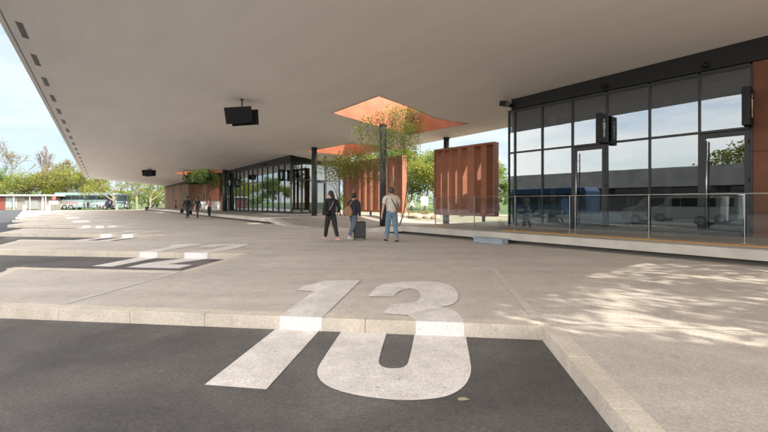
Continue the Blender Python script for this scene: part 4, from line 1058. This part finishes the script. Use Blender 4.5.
    mb.f = [f for f in mb.f if not all(((Vector(mb.v[i]) - hp_(0, 0, 0)) @ ht).y > .055 * K and (Vector(mb.v[i]) - hp_(0, 0, 0)).z < .055 * K for i in f)]
    if long_hair: mb.tube([hp_(0, -.05, .02), hp_(0, -.075, -.09), hp_(0, -.085, -.17), hp_(0, -.08, -.25)], [.075 * K, .088 * K, .08 * K, .035 * K], 12, flat=.6)
    mb.build('hair', hair, t, smooth=True)
    # trousers
    tm = cmat(trousers, bc); N_ = []; E = []
    r0 = add(pel + up * .11, (.150, .116)); r1 = add(pel - Vector((0, 0, .03)), (.15, .118), r0)
    for hp, kn, an, toe, heel in LG:
        i = add(hp + Vector((0, 0, -.04)), .094 * bulk, r1); m_ = add((hp + kn) / 2, .086 * bulk, i); k_ = add(kn, .067 * bulk, m_); c_ = add(kn.lerp(an, .4), .063 * bulk, k_); add(an + (kn - an) * (.22 if cuff_gap else .05), .050 * bulk, c_)
    skin('trousers', N_, E, tm, t, 2 if detail > 1 else 1)
    # shoes
    for hp, kn, an, toe, heel in LG:
        fw = toe - heel; N_ = []; E = []
        i = add(heel + Vector((0, 0, .035)), (.042, .045)); j = add(heel.lerp(toe, .5) + Vector((0, 0, .02)), (.045, .036), i); add(toe + Vector((0, 0, .004)), (.042, .030), j); add(an + Vector((0, -.005, .01)), .044, i)
        skin('shoe', N_, E, mat('shoe_%.2f_%.2f' % (shoes[0], shoes[1]), shoes, rough=.6), t, 1)
    # top or coat
    tm = cmat(top, tc); N_ = []; E = []
    r0 = add(pel + Vector((0, -.005, -.02 - coat)), (.155 * bulk + coat * .12, .125 * bulk + coat * .1)); r1 = add(sp, (.138 * bulk, .112 * bulk), r0); r2 = add(chs, (.155 * broad * bulk, .118 * bulk), r1); r3 = add(sh, (.115 * broad, .088), r2); add(nk - up * .02, .065, r3)
    for (sj, el, wr, dr) in AR:
        i = add(sj, .068 * bulk, r3)
        if sleeves: e_ = add(el, .055 * bulk, i); add(wr - dr * .015, .042, e_)
        else: add(sj.lerp(el, .75), .06, i)
    skin('coat' if coat > .05 else 'shirt', N_, E, tm, t, 2 if detail > 1 else 1)
    place(t, loc, yaw)
    t['_h'] = K
    J.update(sh=S(sh), pel=S(pel), chs=S(chs), wr=[S(a[2] + a[3] * .09) for a in AR], el=[S(a[1]) for a in AR])
    return t, J
def held(name, label, cat, t, builder, group=None):
    """a carried thing, top-level, in the same local frame as its person"""
    o_ = thing(name, label, cat, (0, 0, 0), 0, group); builder(o_); o_.location = t.location; o_.rotation_euler = t.rotation_euler; return o_
def strap_pts(J, side, r=.135):
    """band over one shoulder round the chest to the other hip"""
    sh, pel = J['sh'], J['pel']; pts = []
    for i in range(25):
        a = 2 * pi * i / 24; u = (cos(a) + 1) / 2            # 1 at shoulder, 0 at hip
        x = side * (.11 * u - .165 * (1 - u)); y = sin(a) * (.135 + .02 * (1 - u)); z = pel.z + .06 + (sh.z + .055 - pel.z - .06) * u
        pts.append(Vector((x, y + (sh.y) * u, z)))
    return pts

gA = 'three travellers walking away'
pA = g(331, 241.3); A, JA = person('woman in black jacket and leggings with pink shoes, left of three travellers', (pA.x, pA.y, 0), radians(34), 1.74, legs=((20, 4), (-17, 10)), arms=((-10, 30), (-18, 70)), out=(12, 24),
    tc=(.018, .018, .02), bc=(.016, .016, .018), shoes=(.72, .42, .45), coat=.10, head_turn=48, long_hair=True, bulk=1.2, broad=1.1, group=gA)
pB = g(353.5, 240.0); B_, JB = person('traveller in navy jacket and grey-blue jeans pulling a suitcase, between the other two', (pB.x, pB.y, 0), radians(-34), 1.70, legs=((22, 4), (-20, 14)), arms=((8, 22), (-10, 18)), out=(10, 14),
    tc=(.02, .024, .04), bc=(.11, .14, .18), top='navy', trousers='jeans_grey', shoes=(.75, .76, .78), coat=.12, hair=hair_d, bulk=1.25, broad=1.12, group=gA)
pC = g(391.5, 242.5); C_, JC = person('man in a pale t-shirt and light blue jeans, right of the three travellers', (pC.x, pC.y, 0), radians(22), 1.84, legs=((13, 3), (-12, 8)), arms=((-8, 22), (10, 55)), out=(14, 18),
    tc=(.60, .54, .47), bc=(.13, .21, .28), top='cream', trousers='jeans_blue', shoes=(.035, .03, .028), sleeves=False, broad=1.22, hair=hair_b, bulk=1.2, coat=.05, group=gA)
def bagA(o_):
    mb = MB(); mb.ball((-.17, -.10, JA['pel'].z + .03), .13, 1.0, .55, .85, 12, 8); mb.build('bag', black, o_, smooth=True)
    mb = MB(); mb.tube(strap_pts(JA, 1), .009, 6); mb.build('strap', mat('pale_strap', (.40, .36, .33)), o_)
held('crossbody_bag', 'black crossbody bag with a pale strap at the hip of the woman in black', 'bag', A, bagA)
tan = mat('tan_leather', (.33, .19, .09), (.27, .15, .07), rough=.6, scale=8)
def bagB(o_):
    M = Matrix.Translation((-.10, -.17, JB['pel'].z + .13)) @ Matrix.Rotation(radians(12), 4, 'Y')
    mb = MB(); mb.prism([(-.17, -.16), (.17, -.16), (.19, -.02), (.09, .13), (.0, .20), (-.09, .13), (-.19, -.02)], -.07, .07, M=M @ Matrix.Rotation(radians(90), 4, 'X')); mb.build('bag', tan, o_, bevel=.04)
    mb = MB(); z = JB['sh'].z; mb.tube([(-.08, -.17, JB['pel'].z + .3), (.02, -.14, z - .02), (.08, -.02, z + .09), (.09, .11, z - .02), (-.02, .14, z - .3)], .014, 6); mb.build('strap', tan, o_)
held('shoulder_bag', 'tan leather bag on the back of the traveller in navy', 'bag', B_, bagB)
case_m = mat('suitcase_shell', (.02, .021, .024), rough=.45, scale=5)
def suitcase(label, loc, yaw, h=.68, m=None, hand=None, group='suitcases on wheels'):
    t = thing('suitcase', label, 'suitcase', (0, 0, 0), 0, group); m = m or case_m
    w_ = h * .66; d_ = h * .38
    mb = MB(); mb.box(-w_ / 2, w_ / 2, -d_ / 2, d_ / 2, .06, h); mb.build('shell', m, t, bevel=.045)
    mb = MB()
    for k in range(-3, 4): mb.box(k * w_ / 8 - .008, k * w_ / 8 + .008, -d_ / 2 - .007, -d_ / 2 + .01, .12, h - .07)
    mb.build('rib_panel', m, t)
    for sx in (-1, 1):
        for sy in (-1, 1): mb = MB(); mb.tube([(sx * w_ * .4 - .012, sy * d_ * .32, .03), (sx * w_ * .4 + .012, sy * d_ * .32, .03)], .03, 12); mb.build('wheel', tyre, t)
    mb = MB(); hh = hand or h + .34
    for sx in (-1, 1): mb.tube([(sx * .09, -d_ * .2, h - .02), (sx * .09, -d_ * .2, hh)], .009, 6)
    mb.tube([(-.10, -d_ * .2, hh), (.10, -d_ * .2, hh)], .014, 8); mb.build('pull_handle', steel, t)
    place(t, loc, yaw); return t
hB = B_.matrix_world @ JB['wr'][1] if False else None
qB = Matrix.Rotation(radians(-34), 3, 'Z') @ JB['wr'][1]
suitcase('large black ribbed suitcase at the right hand of the traveller in navy', (pB.x + qB.x - .04, pB.y + qB.y + .22, 0), radians(8), .66, hand=max(.75, JB['wr'][1].z - .01))
def slingC(o_):
    mb = MB(); mb.tube([p_ for p_ in strap_pts(JC, -1)], .016, 6); mb.build('strap', black, o_)
    mb = MB(); mb.ball((.12, .17, JC['pel'].z + .16), .10, 1, .5, .7, 10, 8); mb.build('bag', black, o_, smooth=True)
held('sling_bag', 'dark sling bag strapped across the man in the pale t-shirt', 'bag', C_, slingC)

gD = 'walkers by the leafy tree'
def bagged(t, J, k, label, c=black, r=.15):
    def b(o_):
        p = J['wr'][k]; mb = MB(); mb.prism([(-r, -r * 1.1), (r, -r * 1.1), (r * .85, r * .8), (-r * .85, r * .8)], -.07, .07, M=Matrix.Translation((p.x, p.y, p.z - r - .08)) @ Matrix.Rotation(pi / 2, 4, 'Z') @ Matrix.Rotation(pi / 2, 4, 'X')); mb.build('bag', c, o_, bevel=.03)
        mb = MB(); mb.tube([(p.x, p.y - r * .5, p.z - .16), (p.x, p.y - r * .3, p.z), (p.x, p.y + r * .3, p.z), (p.x, p.y + r * .5, p.z - .16)], .012, 6); mb.build('handle', c, o_)
    held('hand_bag', label, 'bag', t, b)
p = g(187.3, 218.6); t, J = person('man in black with a bag in each hand, left of three by the tree', (p.x, p.y, 0), radians(170), 1.80, tc=(.02, .022, .022), bc=(.03, .035, .045), shoes=(.04, .04, .04), coat=.1, skn=skin_m, broad=1.15, bulk=1.1, detail=1, group=gD, trousers='dark')
bagged(t, J, 1, 'black bag hanging from the left-hand side of the man in black by the tree'); bagged(t, J, 0, 'black bag between the man in black and the person in maroon', r=.18)
p = g(197.5, 218.0); t, J = person('person in dark jacket and maroon trousers, middle of the three by the tree', (p.x, p.y, 0), radians(176), 1.78, tc=(.03, .025, .028), bc=(.13, .035, .04), shoes=(.05, .04, .04), coat=.1, skn=skin_m, detail=1, top='umber', trousers='maroon', group=gD)
p = g(209.3, 218.2); t, J = person('woman in a pink jacket and black leggings, right of the three walking by the tree', (p.x, p.y, 0), radians(186), 1.66, tc=(.48, .25, .25), bc=(.02, .02, .022), shoes=(.6, .6, .6), top='pink', long_hair=True, hair=hair_b, detail=1, arms=((30, 60), (25, 60)), group=gD)
small = [  # px, feet y, h, yaw, top, trousers, label, extra
 (148.5, 210.4, 1.68, 150, (.16, .22, .08), (.05, .06, .05), 'person in an olive green top standing beside a dark suitcase near the far tree', {}),
 (161.0, 209.6, 1.70, 80, (.62, .60, .56), (.45, .42, .38), 'person in pale clothes at the corner of the farthest building', {}),
 (175.6, 211.0, 1.66, 100, (.45, .30, .28), (.06, .03, .035), 'person in a dusty pink top and dark trousers at the far platform door', {}),
 (131.8, 208.9, 1.66, 200, (.17, .22, .05), (.08, .10, .04), 'person in yellow-green standing by the second plane tree', {}),
 (84.5, 208.8, 1.74, 10, (.30, .10, .05), (.04, .04, .05), 'person in a rust-brown jacket at the coach side, leftmost of those standing', {}),
 (88.0, 208.9, 1.70, 190, (.05, .05, .06), (.04, .04, .05), 'person in black close to the one in the rust-brown jacket by the coach', {}),
 (93.8, 208.7, 1.72, 30, (.04, .05, .10), (.03, .03, .04), 'person in dark navy at the middle of the teal coach', {}),
 (97.2, 208.8, 1.68, 160, (.55, .55, .58), (.05, .06, .10), 'person in a pale grey top at the middle of the teal coach', {}),
 (102.5, 208.7, 1.74, 0, (.03, .03, .035), (.20, .03, .05), 'person in black with dark red trousers by the coach door', {}),
 (106.4, 208.8, 1.66, 170, (.16, .03, .06), (.04, .04, .05), 'person in a wine red top by the coach door', {}),
 (110.0, 208.8, 1.70, 20, (.10, .10, .22), (.04, .04, .05), 'person in a violet-blue top at the front end of the coach', {}),
 (117.0, 208.6, 1.72, 20, (.30, .14, .10), (.03, .03, .04), 'person in a brown-red top before the dark coach', {}),
 (127.0, 208.5, 1.70, 90, (.62, .60, .55), (.3, .28, .25), 'person in white at the right end of the dark coach', {}),
]
for i, (px, py, h, yw, tcc, bcc, lab, ex) in enumerate(small):
    p = g(px, py); person(lab, (p.x, p.y, 0 if px > 100 else -.15), radians(yw), h, tc=tcc, bc=bcc, top='t%d' % i, trousers='b%d' % i, shoes=(.08, .08, .08), detail=0, coat=.06, legs=((12 - i % 3 * 6, 6), (-10 + i % 2 * 6, 8)), group='waiting and walking people in the distance')
# seated people with luggage by the far building
for i, (px, lab) in enumerate([(153.2, 'dark clothed person sitting on the far bench, left one'), (157.2, 'dark clothed person sitting on the far bench, right one')]):
    p = g(px, 209.6); person(lab, (p.x, p.y, 0), radians(165 + 20 * i), 1.70, legs=((85, 85), (82, 82)), arms=((30, 50), (30, 55)), tc=(.03, .035, .07), bc=(.03, .03, .05), top='s%d' % i, trousers='sb%d' % i, shoes=(.3, .3, .3), detail=0, sit=True, group='waiting and walking people in the distance')
p = g(155.2, 209.5); t = thing('bench', 'far bench under the two seated people', 'bench', (0, 0, 0))
wood = mat('bench_wood', (.30, .22, .14), rough=.7)
mb = MB()
for k in range(4): mb.box(-1.1, 1.1, -.22 + k * .115, -.13 + k * .115, .36, .40)
mb.build('seat', wood, t)
for sx in (-.9, .9): mb = MB(); mb.box(sx - .03, sx + .03, -.2, .2, 0, .36); mb.build('leg', frame, t)
place(t, (p.x, p.y + .12, 0), 0)
p = g(146.4, 210.6); suitcase('dark suitcase standing beside the person in olive green', (p.x, p.y, 0), 2.8, .62)
p = g(112.5, 209); suitcase('dark suitcase on the ground at the front end of the coach', (p.x, p.y, 0), 2.8, .7, mat('case_blue', (.03, .04, .09), rough=.4))
p = g(100, 209); suitcase('dark red suitcase among the people at the coach', (p.x, p.y, 0), 2.8, .6, mat('case_red', (.20, .03, .04), rough=.4))
# bicycle leaning by the coach rear
p = g(74.5, 208.9); t = thing('bicycle', 'dark bicycle with pale wheels standing at the rear of the teal coach', 'bicycle', (0, 0, 0))
for wx in (-.52, .52):
    mb = MB(); n = 28; mb.tube([(wx + .34 * cos(2 * pi * i / n), 0, .35 + .34 * sin(2 * pi * i / n)) for i in range(n + 1)], .022, 6); wo = mb.build('wheel', tyre, t)
    mb = MB()
    for i in range(10): mb.tube([(wx, 0, .35), (wx + .33 * cos(pi * i / 5), 0, .35 + .33 * sin(pi * i / 5))], .004, 4)
    mb.build('spokes', steel, wo)
mb = MB()
for a, b in (((-.52, .35), (-.08, .32)), ((-.08, .32), (-.22, .82)), ((-.22, .82), (.36, .80)), ((-.08, .32), (.36, .74)), ((.36, .95), (.52, .35)), ((-.52, .35), (-.22, .75))): mb.tube([(a[0], 0, a[1]), (b[0], 0, b[1])], .018, 8)
mb.build('frame', mat('bike_paint', (.05, .06, .07), rough=.3), t)
mb = MB(); mb.ball((-.24, 0, .90), .13, 1, .5, .25, 10, 6); mb.build('saddle', black, t)
mb = MB(); mb.tube([(.33, -.27, 1.0), (.36, 0, .97), (.33, .27, 1.0)], .014, 8); mb.build('handlebar', black, t)
place(t, (p.x, p.y, -.148), radians(8))
# walker in white in the park
x, y = far_at(411.5, 41); person('person in a white top and dark trousers walking on the park path', (x, y, -.012), radians(-80), 1.74, tc=(.75, .75, .74), bc=(.03, .035, .05), top='white', trousers='parkdark', shoes=(.1, .1, .1), detail=0, legs=((24, 5), (-22, 22)), arms=((-18, 15), (18, 20)))

# pale drips and repair marks on the near asphalt
mkm = mat('chalk_mark', (.30, .29, .28), (.16, .16, .16), rough=.9, scale=30)
for px, py, a, b in ((463, 399.5, .045, .03),):
    q = g(px, py, -.15); rr4 = random.Random(2); n = 12
    mb = MB(); mb.add([(q.x + a * cos(2 * pi * i / n) * rr4.uniform(.7, 1.2), q.y + b * sin(2 * pi * i / n) * rr4.uniform(.7, 1.2), -.1455) for i in range(n)], [tuple(range(n))])
    tag(mb.build('paint_splash', mat('ochre_splash', (.42, .36, .25), rough=.8)), kind='structure')
for o_ in bpy.data.objects:
    for k in ('_o', '_h'):
        if k in o_: del o_[k]
